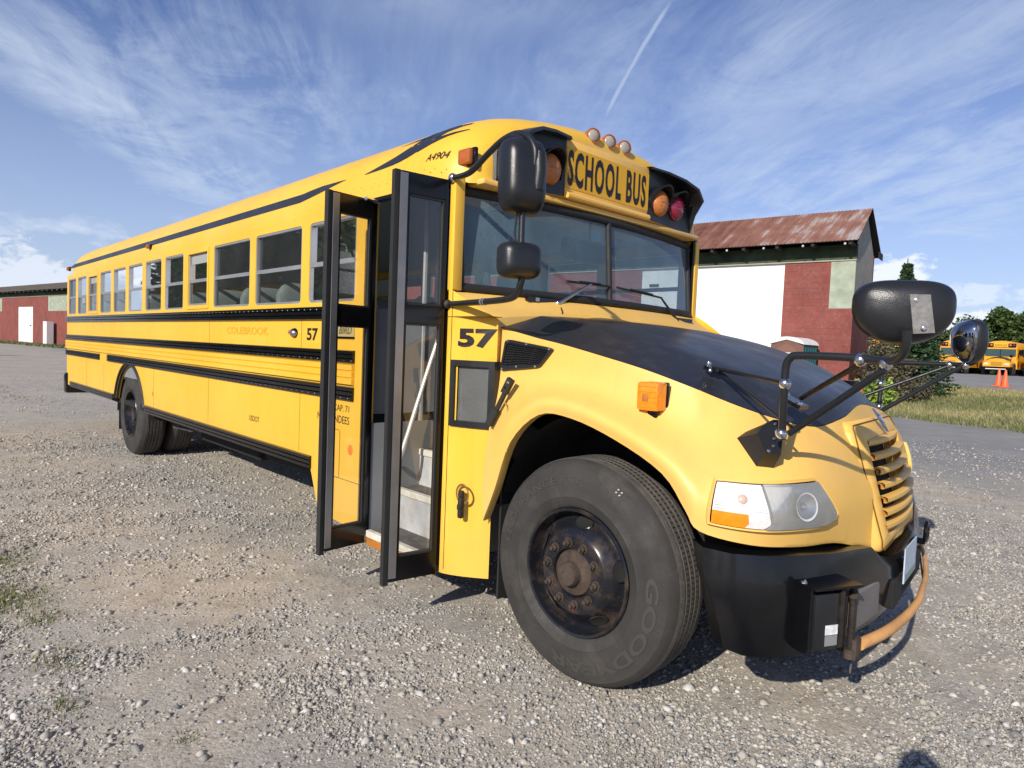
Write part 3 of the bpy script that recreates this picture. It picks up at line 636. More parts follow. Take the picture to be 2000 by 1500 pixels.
# ---- SCHOOL BUS sign, lamp pods, roof clearance lamps
XS = XF+0.004
g = G(); g.box((XF-0.01, 0.785, 2.41), (XF+0.022, 1.625, 2.765), YELF, bev=0.008)
g.tube([(XF+0.03, 0.79, 2.43), (XF+0.03, 1.62, 2.43)], 0.022, YELF, 10); sg = build(g, 'destination_sign', 35)
p = G(); p.box((XF+0.0225, 0.79, 2.478), (XF+0.0245, 1.62, 2.722), DECY); p.build('reflective_panel', sg)
textmesh('SCHOOL BUS', sg, 'lettering', TXT, lambda u, v, d: Vector((XF+0.026, 0.797+u, 2.492+v)), 0.79, 0.215, 0.032, space=1.18)
def pod(s):
    Y = (lambda y: y) if s > 0 else (lambda y: 2.41-y)
    o = [(0.235, 2.395), (0.785, 2.395), (0.785, 2.775), (0.62, 2.765), (0.47, 2.735), (0.36, 2.68), (0.28, 2.60), (0.24, 2.52)]
    g = G(); g.plate(o, [], PLB, lambda y, z, d: Vector((XF+0.016-d, Y(y), z)), 0.05)
    # side fairing wrapping the corner
    g.loft([[Vector((XF+0.016, Y(0.235), z)) for z in (2.395, 2.45, 2.52, 2.58)], [Vector((XF-0.08, Y(0.185), z)) for z in (2.40, 2.45, 2.52, 2.57)]], PLB)
    vis = [(0.785, 2.785, 0.05), (0.62, 2.778, 0.08), (0.47, 2.75, 0.12), (0.36, 2.70, 0.16), (0.275, 2.63, 0.15), (0.235, 2.54, 0.06), (0.228, 2.43, 0.02)]
    top = []; 
    for k in range(0, 25):
        u = k/24*(len(vis)-1); i = min(int(u), len(vis)-2); f = u-i; f = f
        top.append([vis[i][j]*(1-f)+vis[i+1][j]*f for j in range(3)])
    rA = [Vector((XF-0.02, Y(y), z)) for y, z, d in top]; rB = [Vector((XF+d, Y(y+0.008), z-0.012)) for y, z, d in top]
    rC = [Vector((XF+d-0.004, Y(y+0.022), z-0.026)) for y, z, d in top]; rD = [Vector((XF+0.01, Y(y+0.02), z-0.03)) for y, z, d in top]
    g.loft([rA, rB, rC, rD], PLB)
    # small hood between and around the two lamps
    for cy, rr in ((0.648, 0.092), (0.448, 0.088)):
        A = [(math.cos(a), math.sin(a)) for a in np.linspace(R(-25), R(205), 18)]
        g.loft([[Vector((XF+0.01, Y(cy+c*rr*1.12), 2.555+s_*rr*1.2)) for c, s_ in A], [Vector((XF+0.03+0.075*max(0.0, s_), Y(cy+c*rr*1.16), 2.558+s_*rr*1.24)) for c, s_ in A], [Vector((XF+0.03+0.07*max(0.0, s_), Y(cy+c*rr*1.08), 2.555+s_*rr*1.15)) for c, s_ in A], [Vector((XF+0.015, Y(cy+c*rr*1.05), 2.555+s_*rr*1.1)) for c, s_ in A]], PLB)
    po = build(g, 'lamp_pod', 40)
    for cy, m, nm in ((0.648, AMB, 'amber_lamp'), (0.448, RED, 'red_lamp')):
        q_ = G(); q_.dome((XF+0.018, Y(cy), 2.555), (1, 0, 0), 0.082, 0.092, 0.055, m, rings=7, seg=28)
        for k in range(5): q_.tube([(XF+0.07-0.006*abs(k-2)**1.5, Y(cy)-0.05+0.0, 2.555-0.05+0.025*k), (XF+0.074-0.006*abs(k-2)**1.5, Y(cy), 2.555-0.05+0.025*k), (XF+0.07-0.006*abs(k-2)**1.5, Y(cy)+0.05, 2.555-0.05+0.025*k)], 0.0015, m, 4)
        q_.build(nm, po, 60)
pod(1); pod(-1)
for y in (1.055, 1.215, 1.375):
    g = G(); g.lathe([(0.035, -0.09), (0.046, -0.06), (0.049, 0.010), (0.041, 0.012)], REDO, (10.05, y, 2.852), (.92, -.38, 0.05), 20); g.dome((10.05, y, 2.852), (.92, -.38, 0.05), 0.043, 0.043, 0.022, mat('milky_lens', (0.33, 0.30, 0.26), 0.3, var=0.2, vscale=20), rings=4, seg=20)
    g.box((9.94, y-0.03, 2.80), (10.03, y+0.03, 2.83), YELF); build(g, 'clearance_lamp', 50)
# ---- front doors (both leaves swung out)
def leaf(H, O, z0, z1, m0, m1, handle):
    H = Vector(H+(0,)); O = Vector(O+(0,)); d = (O-H).normalized(); n = Vector((d.y, -d.x, 0)); L = (O-H).length; T = 0.036
    P_ = lambda u, w, z: H + d*u + n*w + Vector((0, 0, z))
    def bar(g, u0, u1, w0, w1, za, zb, m):
        v = [P_(u, w, z) for z in (za, zb) for u, w in ((u0, w0), (u1, w0), (u1, w1), (u0, w1))]
        g.add(v, [(0, 3, 2, 1), (4, 5, 6, 7), (0, 1, 5, 4), (1, 2, 6, 5), (2, 3, 7, 6), (3, 0, 4, 7)], m)
    g = G(); w = T/2
    HS = 0.016
    bar(g, 0, HS, -w, w, z0, z1, BLK); bar(g, L-0.045, L, -w, w, z0, z1, BLK)
    bar(g, HS, L-0.045, -w+.001, w-.001, z0, z0+0.125, BLK); bar(g, HS, L-0.045, -w+.001, w-.001, z1-0.105, z1, BLK); bar(g, HS, L-0.045, -w+.001, w-.001, m0, m1, BLK)
    # rubber glazing beads
    for a, b in ((z0+0.125, m0), (m1, z1-0.105)):
        for (ua, ub, zc, zd) in ((HS, HS+0.01, a, b), (L-0.054, L-0.045, a, b), (HS+0.01, L-0.054, a, a+0.012), (HS+0.01, L-0.054, b-0.012, b)): bar(g, ua, ub, -w*0.7, w*0.7, zc, zd, RUB)
    o = build(g, 'door_leaf')
    e = G(); bar(e, L, L+0.030, -0.006, 0.030, z0-0.02, z1+0.005, RUB); e.build('edge_seal', o)
    e = G(); bar(e, L-0.035, L+0.006, w, w+0.006, z0+0.02, z1-0.01, mat('satin_strip', (0.30, 0.30, 0.31), 0.4, metal=0.7, var=0.2)); bar(e, L-0.035, L+0.006, -w-0.006, -w, z0+0.02, z1-0.01, mat('satin_strip')); e.build('metal_strip', o)
    for a, b in ((z0+0.14, m0-0.015), (m1+0.015, z1-0.12)):
        e = G(); e.add([P_(0.02, 0, a), P_(L-0.05, 0, a), P_(L-0.05, 0, b), P_(0.02, 0, b)], [(0, 1, 2, 3)], DG); e.build('pane', o)
    if handle:
        e = G(); c = P_(L-0.085, w+0.005, (m0+m1)/2); e.dome(c, n, 0.020, 0.022, 0.012, CHR, rings=2, seg=12)
        for a in (0, 120, 240): e.tube([c+n*0.01, c+n*0.018+Vector((0, 0, 0.022*math.sin(R(a))))+d*0.022*math.cos(R(a))], 0.004, CHR, 6)
        c2 = P_(L-0.16, w+0.004, (m0+m1)/2+0.01); e.tube([c2+Vector((0, 0, .02)), c2-Vector((0, 0, .025)), c2-Vector((0, 0, .025))-d*0.02], 0.004, BLK, 6); e.build('lock', o)
leaf((9.968, -0.012), (9.935, -0.285), 0.262, 2.375, 1.612, 1.705, True)
leaf((9.232, -0.012), (9.267, -0.300), 0.258, 2.365, 1.600, 1.712, False)
# hinge hardware at the head of the opening
g = G(); g.tube([(9.25, 0.03, 2.36), (9.30, -0.10, 2.355)], 0.012, CHR, 8); build(g, 'door_hinge')
g = G(); g.tube([(9.93, 0.04, 2.36), (9.92, -0.10, 2.36)], 0.012, BLK, 8); build(g, 'door_hinge')
# ---- stepwell
g = G()
for x in (9.222, 9.955): g.box((x, 0.03, 0.30), (x+0.012, 1.0, 1.0), GRYP)
g.box((9.235, 0.98, 0.30), (9.955, 1.0, 1.05), GRYP); g.box((9.235, 0.03, 0.29), (9.955, 1.0, 0.31), BLKD); g.box((9.188, -0.005, 0.30), (9.222, 0.03, 2.384), BLK); build(g, 'stepwell')
steps = [(0.012, 0.22, 0.325), (0.22, 0.40, 0.575), (0.40, 0.98, 0.81)]
for k, (y0, y1, z) in enumerate(steps):
    g = G(); g.box((9.236, y0, z-0.02), (9.953, y1, z), STEPM); o = build(g, 'step')
    e = G(); e.box((9.236, y0-0.012, z-0.035), (9.953, y0+0.028, z+0.006), NOSE, bev=0.005); e.build('nosing', o)
    if k: 
        e = G(); e.box((9.236, y0, steps[k-1][2]), (9.953, y0+0.012, z-0.035), RISE); e.build('riser', o)
    else:
        e = G(); e.box((9.236, y0-0.008, z-0.085), (9.953, y0+0.004, z-0.035), mat('rusty_edge', (0.42, 0.16, 0.02), 0.6, var=0.4, vscale=8)); e.build('kick_edge', o)
g = G(); g.tube([(9.33, 0.60, 1.70), (9.33, 0.48, 1.62), (9.32, 0.20, 0.82), (9.26, 0.20, 0.74)], 0.015, mat('white_rail', (0.72, 0.70, 0.66), 0.3, metal=0.3), 10, smooth_path=5); build(g, 'hand_rail', 50)
# ---- interior
g = G(); g.box((0.05, 0.05, 0.92), (9.2, 2.39, 0.945), DARKI); g.box((9.2, 1.0, 0.92), (10.0, 2.39, 0.945), DARKI)
g.box((0.046, 0.046, 0.95), (9.2, 0.05, 1.76), GRYP); g.box((0.05, 2.39, 0.95), (10.0, 2.394, 1.70), GRYP); build(g, 'floor_and_trim')
sm = G()
def seat_geo(g, x, y0, y1):
    g.box((x, y0, 1.28), (x+0.42, y1, 1.40), SEAT, bev=0.03)
    pr_ = [(0.0, 1.36), (-0.03, 1.65), (-0.06, 1.86), (-0.075, 1.93), (-0.10, 1.955), (-0.14, 1.93), (-0.145, 1.70), (-0.11, 1.36)]
    rows = []
    for y, dz_ in ((y0, -0.08), (y0+0.02, -0.035), (y0+0.07, 0), (y1-0.07, 0), (y1-0.02, -0.035), (y1, -0.08)):
        rows.append([Vector((x+a, y, b+dz_*(b-1.36)/0.6)) for a, b in pr_])
    g.loft(rows, SEAT, closed=True); g.add(rows[0], [list(range(8))], SEAT); g.add(rows[-1], [list(range(8))], SEAT)
    g.box((x+0.05, y0+0.1, 0.945), (x+0.09, y0+0.14, 1.28), DARKI); g.box((x+0.3, y1-0.14, 0.945), (x+0.34, y1-0.10, 1.28), DARKI)
seat_geo(sm, 0.45, 0.09, 0.98); s0 = build(sm, 'passenger_seat', 40)
for i in range(11):
    for dy in (0, 1.28):
        if i == 0 and dy == 0: continue
        dx = i*0.735
        if dy == 0 and i == 10: dx = 10*0.735
        part_copy(s0, bus, (dx, dy, 0))
g = G(); g.box((8.72, 1.62, 1.15), (9.12, 2.16, 1.27), SEAT, bev=0.04); g.box((8.62, 1.64, 1.25), (8.74, 2.14, 1.98), SEAT, bev=0.05); g.box((8.63, 1.76, 1.98), (8.72, 2.02, 2.14), SEAT, bev=0.03); g.box((8.8, 1.75, .945), (9.05, 2.0, 1.15), DARKI); build(g, 'driver_seat', 40)
g = G(); g.box((9.55, 1.1, 0.95), (9.98, 2.38, 1.62), DARKI, bev=0.06); g.box((9.98, 0.1, 1.3), (10.04, 2.35, 1.74), DARKI); g.box((9.6, 1.0, 1.5), (9.98, 2.35, 1.70), DARKI, bev=0.05); build(g, 'dashboard', 40)
g = G(); ax = Vector((-0.75, 0, 0.66)).normalized(); c = Vector((9.42, 1.88, 1.70)); a = Vector((0, 1, 0)); b = ax.cross(a)
ring = [c+(a*math.cos(k)+b*math.sin(k))*0.24 for k in np.linspace(0, 2*math.pi, 33)]
g.tube(ring, 0.014, BLK, 8, caps=False); g.tube([c-ax*0.3, c], 0.02, BLK, 8)
for k in (0, 2.1, 4.2): g.tube([c, c+(a*math.cos(k)+b*math.sin(k))*0.24], 0.012, BLK, 6)
build(g, 'steering_wheel', 40)
g = G()
for x, y in ((9.16, 1.0), (8.5, 1.04), (9.16, 0.45)): g.tube([(x, y, 0.95), (x, y, 2.6)], 0.018, ALU, 8)
g.box((9.14, 0.06, 1.05), (9.165, 0.95, 1.72), GRYP); build(g, 'grab_poles', 40)
g = G(); g.box((9.86, 1.0, 2.10), (9.90, 1.55, 2.24), BLK, bev=0.02); g.tube([(9.88, 1.27, 2.24), (9.88, 1.27, 2.5)], 0.01, BLK, 6); build(g, 'interior_mirror', 40)
g = G(); g.tube([(9.93, 0.33, 2.42), (9.93, 0.33, 2.30), (9.93, 0.34, 2.22)], 0.004, RUB, 6); g.box((9.915, 0.31, 1.93), (9.935, 0.36, 2.21), mat('dark_green_strap', (0.012, 0.03, 0.02), 0.8), bev=0.008); g.tube([(9.93, 0.34, 1.93), (9.93, 0.36, 1.84)], 0.003, RUB, 6)
g.tube([(9.93, 0.33, 2.30), (9.93, 0.42, 2.33), (9.93, 0.60, 2.34)], 0.004, RUB, 6, smooth_path=4); build(g, 'hanging_strap')
g = G(); g.lathe([(0.10, -0.01), (0.115, 0.0), (0.10, 0.012)], BLK, (9.85, 0.46, 2.20), (1, -0.4, 0), 24, close=True)
for k in range(3): g.box((9.845, 0.44, 2.20), (9.855, 0.50, 2.29), BLK, Matrix.Rotation(k*2.1, 3, 'X'), (9.85, 0.46, 2.20))
build(g, 'dashboard_fan', 40)
g = G(); g.dome((9.86, 0.62, 1.87), (1, -0.3, 0.1), 0.13, 0.10, 0.03, mat('teal_cloth', (0.02, 0.20, 0.18), 0.7, var=0.3), rings=4, seg=20, expo=3); oo = build(g, 'teal_cap', 50)
# ---- chassis bits under the bus
g = G(); g.box((0.3, 0.78, 0.45), (11.5, 0.86, 0.66), BLKD); g.box((0.3, 1.58, 0.45), (11.5, 1.66, 0.66), BLKD)
g.box((10.12, 0.62, 0.45), (11.45, 1.82, 1.22), BLKD, bev=0.05); g.tube([(3.6, 0.2, 0.50), (3.6, 2.24, 0.50)], 0.09, DRUST, 12); g.dome((3.6, 1.22, 0.5), (0, 0, -1), 0.2, 0.2, 0.2, DRUST); g.tube([(10.92, 0.3, 0.46), (10.92, 2.14, 0.46)], 0.05, DRUST, 10)
g.box((5.2, 0.35, 0.36), (6.8, 0.76, 0.62), BLKD, bev=0.04); g.tube([(3.8, 1.22, 0.5), (10.3, 1.22, 0.62)], 0.05, DRUST, 8); g.tube([(4.0, 0.6, 0.40), (9.6, 0.62, 0.42)], 0.045, DRUST, 8)
g.box((7.0, 0.3, 0.42), (8.3, 0.75, 0.62), BLKD, bev=0.04); g.tube([(4.4, .32, .42), (5.1, .30, .45)], 0.012, ALU, 6)
build(g, 'chassis')
# inner wheel housings
def housing(cx, r, zc, y0, y1, zf):
    g = G(); A = [(cx+r*math.cos(a), max(zc+r*math.sin(a), zf)) for a in np.linspace(math.pi, 0, 20)]
    g.loft([[Vector((x, y0, z)) for x, z in A], [Vector((x, y1, z)) for x, z in A]], SKIRT); g.add([Vector((x, y1, z)) for x, z in A], [list(range(20))], SKIRT); build(g, 'wheel_housing', 50)
housing(3.74, 0.70, 0.46, 0.035, 0.85, 0.5); housing(3.74, 0.70, 0.46, WY-0.035, WY-0.85, 0.5)
housing(10.93, 0.60, 0.62, 0.13, 0.64, 0.5); housing(10.93, 0.60, 0.62, WY-0.13, WY-0.64, 0.5)
# mud flaps
for y0, y1 in ((0.12, 0.56), (1.88, 2.32)):
    g = G(); g.box((10.335, y0, 0.20), (10.347, y1, 0.86), RUB); build(g, 'mud_flap')
for y0, y1 in ((0.06, 0.66), (1.78, 2.38)):
    g = G(); g.box((3.02, y0, 0.25), (3.032, y1, 0.72), RUB); build(g, 'mud_flap')
# ---- fenders and hood
def mir(p): return Vector((p[0], WY-p[1], p[2]))
us = np.concatenate([np.arange(0, 8, 0.25), np.arange(8, 13.01, 0.2)])
us = np.append(us[us < 12.99], 13.0)
vs_ = np.linspace(0, 3, 22)
g = G()
for s in (1, -1):
    P = (lambda p: Vector(p)) if s > 0 else mir
    rows = [[P(surf(u, v)) for u in us] for v in vs_]
    for i in range(len(vs_)-1):
        for k in range(len(us)-1):
            q4 = [rows[i][k], rows[i][k+1], rows[i+1][k+1], rows[i+1][k]]; my_, mz_ = sum(v.y for v in q4)/4, sum(v.z for v in q4)/4
            if us[k] > 11.6 and 0.90 < my_ < 1.54 and 0.79 < mz_ < 1.155: continue
            g.add(q4, [(0, 1, 2, 3)], YELF)
    # rolled lip inside the arch
    lip = [[P((p[0], p[1]+d, p[2]-dz_)) for p in [surf(u, 0) for u in us[us <= 12]]] for d, dz_ in ((0, 0), (0.012, 0.004), (0.05, -0.004))]
    g.loft(lip, YELF)
build(g, 'fender', 45)
g = G()
for s in (1, -1):
    P = (lambda p: Vector(p)) if s > 0 else mir
    rows = []
    for v in np.linspace(0, 1, 7): rows.append([P(tuple(a*(1-v)+b*v for a, b in zip(lev(L3, u), lev(L4, u)))) for u in us])
    for i, v in enumerate(np.linspace(0, 1, 8)[1:]):
        q_ = math.sin(v*math.pi/2)
        rows.append([P((lambda a, b: (a[0]*(1-v)+b[0]*v, a[1]*(1-v)+b[1]*v, a[2]*(1-q_)+b[2]*q_))(lev(L4, u), lev(L5, u))) for u in us])
    rows[0] = [p+Vector((0, -0.002*s, 0.003)) for p in rows[0]]
    g.loft(rows, BLKM)
    back = [P(lev(L3, 0)), P(lev(L4, 0)), P(lev(L5, 0))]
    g.add(back+[b+Vector((0.0, 0, -0.25)) for b in back], [(0, 1, 4, 3), (1, 2, 5, 4)], BLKM)
build(g, 'hood', 13)
def nrm(u, v):
    e = 0.04; a = Vector(surf(u+e, v)) - Vector(surf(u-e, v)); b = Vector(surf(u, min(3, v+e))) - Vector(surf(u, max(0, v-e)))
    n = b.cross(a).normalized()
    return n if n.dot(Vector((0.6, -0.8, 0.1))) > 0 else -n
def sp(u, v, d=0.0): return Vector(surf(u, v)) + nrm(u, v)*d
def patch(g, fu, m, d, ns=18, nt=10, s=1, s0=0, s1=1, t0=0, t1=1, wall=True, dep=0.02):
    P = (lambda p: p) if s > 0 else mir
    rows = []
    for t_ in np.linspace(t0, t1, nt):
        r = []
        for s_ in np.linspace(s0, s1, ns):
            u, v = fu(s_, t_); r.append(P(sp(u, v, d)))
        rows.append(r)
    g.loft(rows, m)
    if wall:
        loop = [(s_, t0) for s_ in np.linspace(s0, s1, ns)]+[(s1, t_) for t_ in np.linspace(t0, t1, nt)[1:]]+[(s_, t1) for s_ in np.linspace(s1, s0, ns)[1:]]+[(s0, t_) for t_ in np.linspace(t1, t0, nt)[1:]]
        g.loft([[P(sp(*fu(a, b), d)) for a, b in loop], [P(sp(*fu(a, b), d-dep)) for a, b in loop]], m)
def hlmap(s_, t_):
    rr = 10.50+0.30*min(1, t_/0.12) if t_ < 0.12 else 10.80-0.58*((t_-0.12)/0.88)**1.2
    ll = 8.22-0.08*t_; u = ll+(rr-ll)*s_
    vb = 0.50+0.15*s_; vt = 1.35+0.22*max(0.0, s_)**0.8
    return u, vb+(vt-vb)*t_
def hlframe(s_, t_): return hlmap(-0.05+1.10*s_, -0.10+1.20*t_)
GBLK0 = mat('recess_shade_black', (0.01, 0.01, 0.01), 0.9)  # near-black colour stands in for shade inside recesses, openings and gaps
REFL = mat('lamp_reflector', (0.86, 0.85, 0.80), 0.20, metal=0.5, var=0.15, vscale=9, bump=0.35, bscale=22)
CLR = mat('clear_ribbed_lens', (0.80, 0.77, 0.76), 0.22, var=0.2, vscale=12, bump=0.35, bscale=60, coat=0.6)
for s in (1, -1):
    g = G(); 
    P = (lambda p: p) if s > 0 else mir
    loop = [(a, 0) for a in np.linspace(0, 1, 24)]+[(1, b) for b in np.linspace(0, 1, 8)[1:]]+[(a, 1) for a in np.linspace(1, 0, 24)[1:]]+[(0, b) for b in np.linspace(1, 0, 8)[1:]]
    g.loft([[P(sp(*hlframe(a, b), 0.001)) for a, b in loop], [P(sp(*hlmap(-0.035+1.07*a, -0.07+1.14*b), 0.018)) for a, b in loop], [P(sp(*hlmap(-0.012+1.024*a, -0.03+1.06*b), 0.015)) for a, b in loop], [P(sp(*hlmap(-0.012+1.024*a, -0.03+1.06*b), 0.0)) for a, b in loop]], YELF); g.loft([[P(sp(*hlmap(-0.012+1.024*a, -0.03+1.06*b), 0.0008)) for a, b in loop], [P(sp(*hlmap(0.01+0.98*a, 0.02+0.96*b), 0.0012)) for a, b in loop]], GBLK0)
    hb = build(g, 'headlight', 45)
    e = G(); patch(e, hlmap, REFL, 0.002, s=s, s0=0.40, s1=1.0, wall=False)
    c = P(sp(*hlmap(0.72, 0.5), 0.004)); nn_ = P(sp(*hlmap(0.72, 0.5), 1.004))-c
    nn_ = nn_.normalized(); e.lathe([(0.001, -0.002), (0.020, 0.002), (0.038, 0.009), (0.050, 0.020), (0.053, 0.020)], REFL, c, nn_, 28); e.dome(c+nn_*0.004, nn_, 0.014, 0.014, 0.010, mat('bulb_shield', (0.7, 0.7, 0.66), 0.15, metal=0.9), rings=4, seg=16); e.build('reflector', hb, 50)
    e = G(); patch(e, hlmap, CLR, 0.016, s=s, s0=0.0, s1=0.40, t0=0.33, wall=True, dep=0.014); patch(e, hlmap, CLR, 0.016, s=s, s0=0.245, s1=0.40, t0=0.0, t1=0.33, wall=True, dep=0.014)
    for k in range(9):
        tt = 0.40+k*0.065; e.tube([P(sp(*hlmap(a, tt), 0.018)) for a in np.linspace(0.01, 0.39, 8)], 0.0016, CLR, 4)
    c = P(sp(*hlmap(0.22, 0.66), 0.018)); e.dome(c, P(sp(*hlmap(0.22, 0.66), 1.006))-c, 0.018, 0.018, 0.006, mat('pinkish_bulb', (0.6, 0.42, 0.34), 0.3), rings=2, seg=12)
    e.build('turn_signal_lens', hb, 50)
    e = G(); patch(e, hlmap, ORG, 0.019, s=s, s0=0.0, s1=0.245, t0=0.0, t1=0.33, wall=True, dep=0.017); e.build('amber_reflector', hb, 50)
    e = G(); patch(e, hlmap, LG, 0.024, s=s, s0=0.415, wall=True, dep=0.022); e.build('lens', hb, 50)
# ---- grille : a raised surround with louvres
GY0, GY1 = 0.80, 1.64
def gx(y, z):   # front face of the grille panel
    return float(np.interp(z, [0.70, 0.80, 0.93, 1.0, 1.08, 1.17, 1.25, 1.345], [11.885, 11.885, 11.88, 11.862, 11.832, 11.785, 11.735, 11.655]))+0.035*(1-((y-1.22)/0.42)**2)
GBLK = mat('recess_shade_black', (0.01, 0.01, 0.01), 0.9)
def gw(z): return 0.40+0.05*(z-0.72)/0.5 if z < 1.2 else 0.441*math.sqrt(max(0.0, 1-((z-1.2)/0.16)**2))+0.0
zz = [0.70, 0.74, 0.80, 0.9, 1.0, 1.1, 1.2, 1.24, 1.275, 1.30, 1.325, 1.345]
outer = [(1.22-gw(z), z) for z in zz]+[(1.22+gw(z), z) for z in zz[::-1]]
openi = [(0.895, 0.775), (1.545, 0.775), (1.575, 1.165), (0.865, 1.165)]
g = G()
rowO = []
def gpt(y, z, d=0.0): return Vector((gx(min(max(y, 0.78), 1.66), z)+d, y, z))
fo = rrect(0.0, 1.0, 0.0, 1.0, 0.06, 3)
inn = [(0.90+0.64*a-0.03*b*(1-2*a), 0.775+0.395*b) for a, b in fo]
def ringpt(k, f):     # from inner opening to outer outline
    y, z = inn[k]; dy, dz_ = y-1.22, z-0.97; 
    best = None
    for t_ in np.linspace(0, 1.6, 200):
        yy, z2 = y+dy*t_, z+dz_*t_
        if z2 > 1.345 or z2 < 0.705 or abs(yy-1.22) > gw(max(0.70, min(1.345, z2))): best = t_; break
    best = best if best is not None else 1.6
    return y+dy*best*f, z+dz_*best*f
def gring(f, d): return [gpt(*ringpt(k, f), d) for k in range(len(inn))]
g.loft([gring(0, -0.05), gring(0, 0.020), gring(0.1, 0.027), gring(0.45, 0.028), gring(0.8, 0.025), gring(0.93, 0.016), gring(1.0, -0.03)], YELF, closed=True)
gr = build(g, 'grille', 50)
g = G(); rows = [[Vector((gx(y, z)-0.05, y, z)) for y in np.linspace(0.86, 1.58, 9)] for z in (0.76, 1.18)]; g.loft(rows, GBLK); g.build('cavity_shade_sheet', gr)  # black sheet paints the dark behind the slats
nsl = 7
for k in range(nsl):
    z = 0.815+k*(1.150-0.795)/(nsl-1)*0.97
    g = G(); ysl = np.linspace(0.875-0.0*k, 1.565, 13)
    pr = [(0.022, -0.017), (0.028, -0.009), (0.027, 0.005), (0.019, 0.009), (-0.006, 0.010), (-0.008, 0.005), (0.010, 0.001), (0.012, -0.017)]
    g.loft([[Vector((gx(y, z)+a, y, z+b-0.004*0)) for a, b in pr] for y in ysl], YELF, closed=True); g.build('grille_slat', gr, 40)
for y in (0.97, 1.22, 1.47):
    g = G(); g.loft([[Vector((gx(y, z)-0.012, y+dy, z)) for dy in (-0.006, 0.006)] for z in (0.78, 1.16)], YELF); g.build('grille_post', gr)
g = G(); BLU = mat('blue_emblem', (0.06, 0.08, 0.17), 0.25, coat=0.4); SIL = mat('silver_emblem', (0.6, 0.62, 0.7), 0.3, metal=0.6)
em = [(0.0, 0.050), (0.022, 0.018), (0.03, 0.0), (0.020, -0.022), (0.0, -0.052), (-0.020, -0.022), (-0.03, 0.0), (-0.022, 0.018)]
g.plate(em, [], BLU, lambda a, b, d: gpt(1.20+a, 1.238+b, 0.036-d), 0.010)
bd = [(-0.022, 0.006), (-0.006, 0.004), (0.008, 0.018), (0.016, 0.012), (0.024, 0.006), (0.012, 0.0), (0.004, -0.014), (-0.010, -0.006)]
g.plate(bd, [], SIL, lambda a, b, d: gpt(1.20+a, 1.238+b, 0.0385-d), 0.002); g.build('emblem', gr)
# groove line round the grille surround
g = G(); g.tube([gpt(*ringpt(k, 0.80), 0.0290) for k in range(0, len(inn))]+[gpt(*ringpt(0, 0.80), 0.0290)], 0.003, SEAM, 4); g.build('groove', gr)
# ---- fender louvre panel
def uvq(q):
    (ua, va), (ub, vb), (uc, vc), (ud, vd) = q    # TL TR BR BL
    return lambda a, b: ((1-b)*((1-a)*ud+a*uc)+b*((1-a)*ua+a*ub), (1-b)*((1-a)*vd+a*vc)+b*((1-a)*va+a*vb))
fv = uvq([(0.42, 2.78), (2.80, 2.78), (2.66, 2.24), (0.34, 2.26)])
for s in (1, -1):
    P = (lambda p: p) if s > 0 else mir
    lp = rrect(0, 1, 0, 1, 0.12, 3); cut = lambda a, b: (a if b > 0.55 or a < 0.6 else a, b)
    g = G()
    def vp(a, b, d): 
        sh = -0.0 if a < 0.8 else -(0.75-b)*0.12*(a-0.8)/0.2 if b < 0.75 else 0
        return P(sp(*fv(a+sh, b), d))
    R1 = [vp(a, b, 0.0) for a, b in lp]; R2 = [vp(0.5+(a-0.5)*0.99, 0.5+(b-0.5)*0.98, 0.016) for a, b in lp]; R3 = [vp(0.5+(a-0.5)*0.88, 0.5+(b-0.5)*0.74, 0.016) for a, b in lp]; R4 = [vp(0.5+(a-0.5)*0.87, 0.5+(b-0.5)*0.72, 0.007) for a, b in lp]
    g.loft([R1, R2, R3, R4], PLB, closed=True); g.add(R4, [list(range(len(R4)))], GBLK); lv = build(g, 'fender_louvre', 40)
    e = G()
    for k in range(9):
        b = 0.17+0.66*k/8; e.tube([vp(a, b, 0.013) for a in np.linspace(0.08, 0.92, 6)], 0.0028, PLB, 4)
    for a in (0.29, 0.5, 0.71): e.tube([vp(a, b, 0.015) for b in (0.14, 0.5, 0.86)], 0.0022, PLB, 4)
    e.build('louvre_bars', lv)
    e = G()
    for a, b in ((0.06, 0.93), (0.5, 0.94), (0.94, 0.93), (0.06, 0.07), (0.46, 0.06), (0.87, 0.07)): c = vp(a, b, 0.016); e.dome(c, (0, -s, 0.1), 0.007, 0.007, 0.005, CHR, rings=2, seg=8)
    e.build('screw', lv)
# ---- rubber hood latches, amber fender lamp
def latch(pts, w, name):
    g = G(); a, b = Vector(pts[0]), Vector(pts[1]); d = (b-a).normalized(); n = Vector((0.25, -1, 0)).normalized(); sd_ = d.cross(n).normalized()
    def blk(t0, t1, hw, th):
        L = (b-a).length; p0, p1 = a+d*L*t0, a+d*L*t1
        v = [p+sd_*x+n*y for p in (p0, p1) for x, y in ((-hw, 0.002), (hw, 0.002), (hw*0.8, th), (-hw*0.8, th))]
        g.add(v, [(0, 1, 2, 3), (7, 6, 5, 4), (0, 4, 5, 1), (1, 5, 6, 2), (2, 6, 7, 3), (3, 7, 4, 0)], RUB)
    blk(0, 0.30, w, 0.03); blk(0.26, 0.72, w*0.62, 0.018); blk(0.66, 1.0, w*1.1, 0.028)
    g.dome(a+d*0.02+n*0.03, n, 0.008, 0.008, 0.006, CHR, rings=2, seg=8); g.dome(a+d*0.05+n*0.03, n, 0.007, 0.007, 0.006, BLK, rings=2, seg=8)
    return build(g, name, 40)
latch([(10.462, 0.055, 1.352), (10.333, 0.035, 1.115)], 0.019, 'hood_latch')
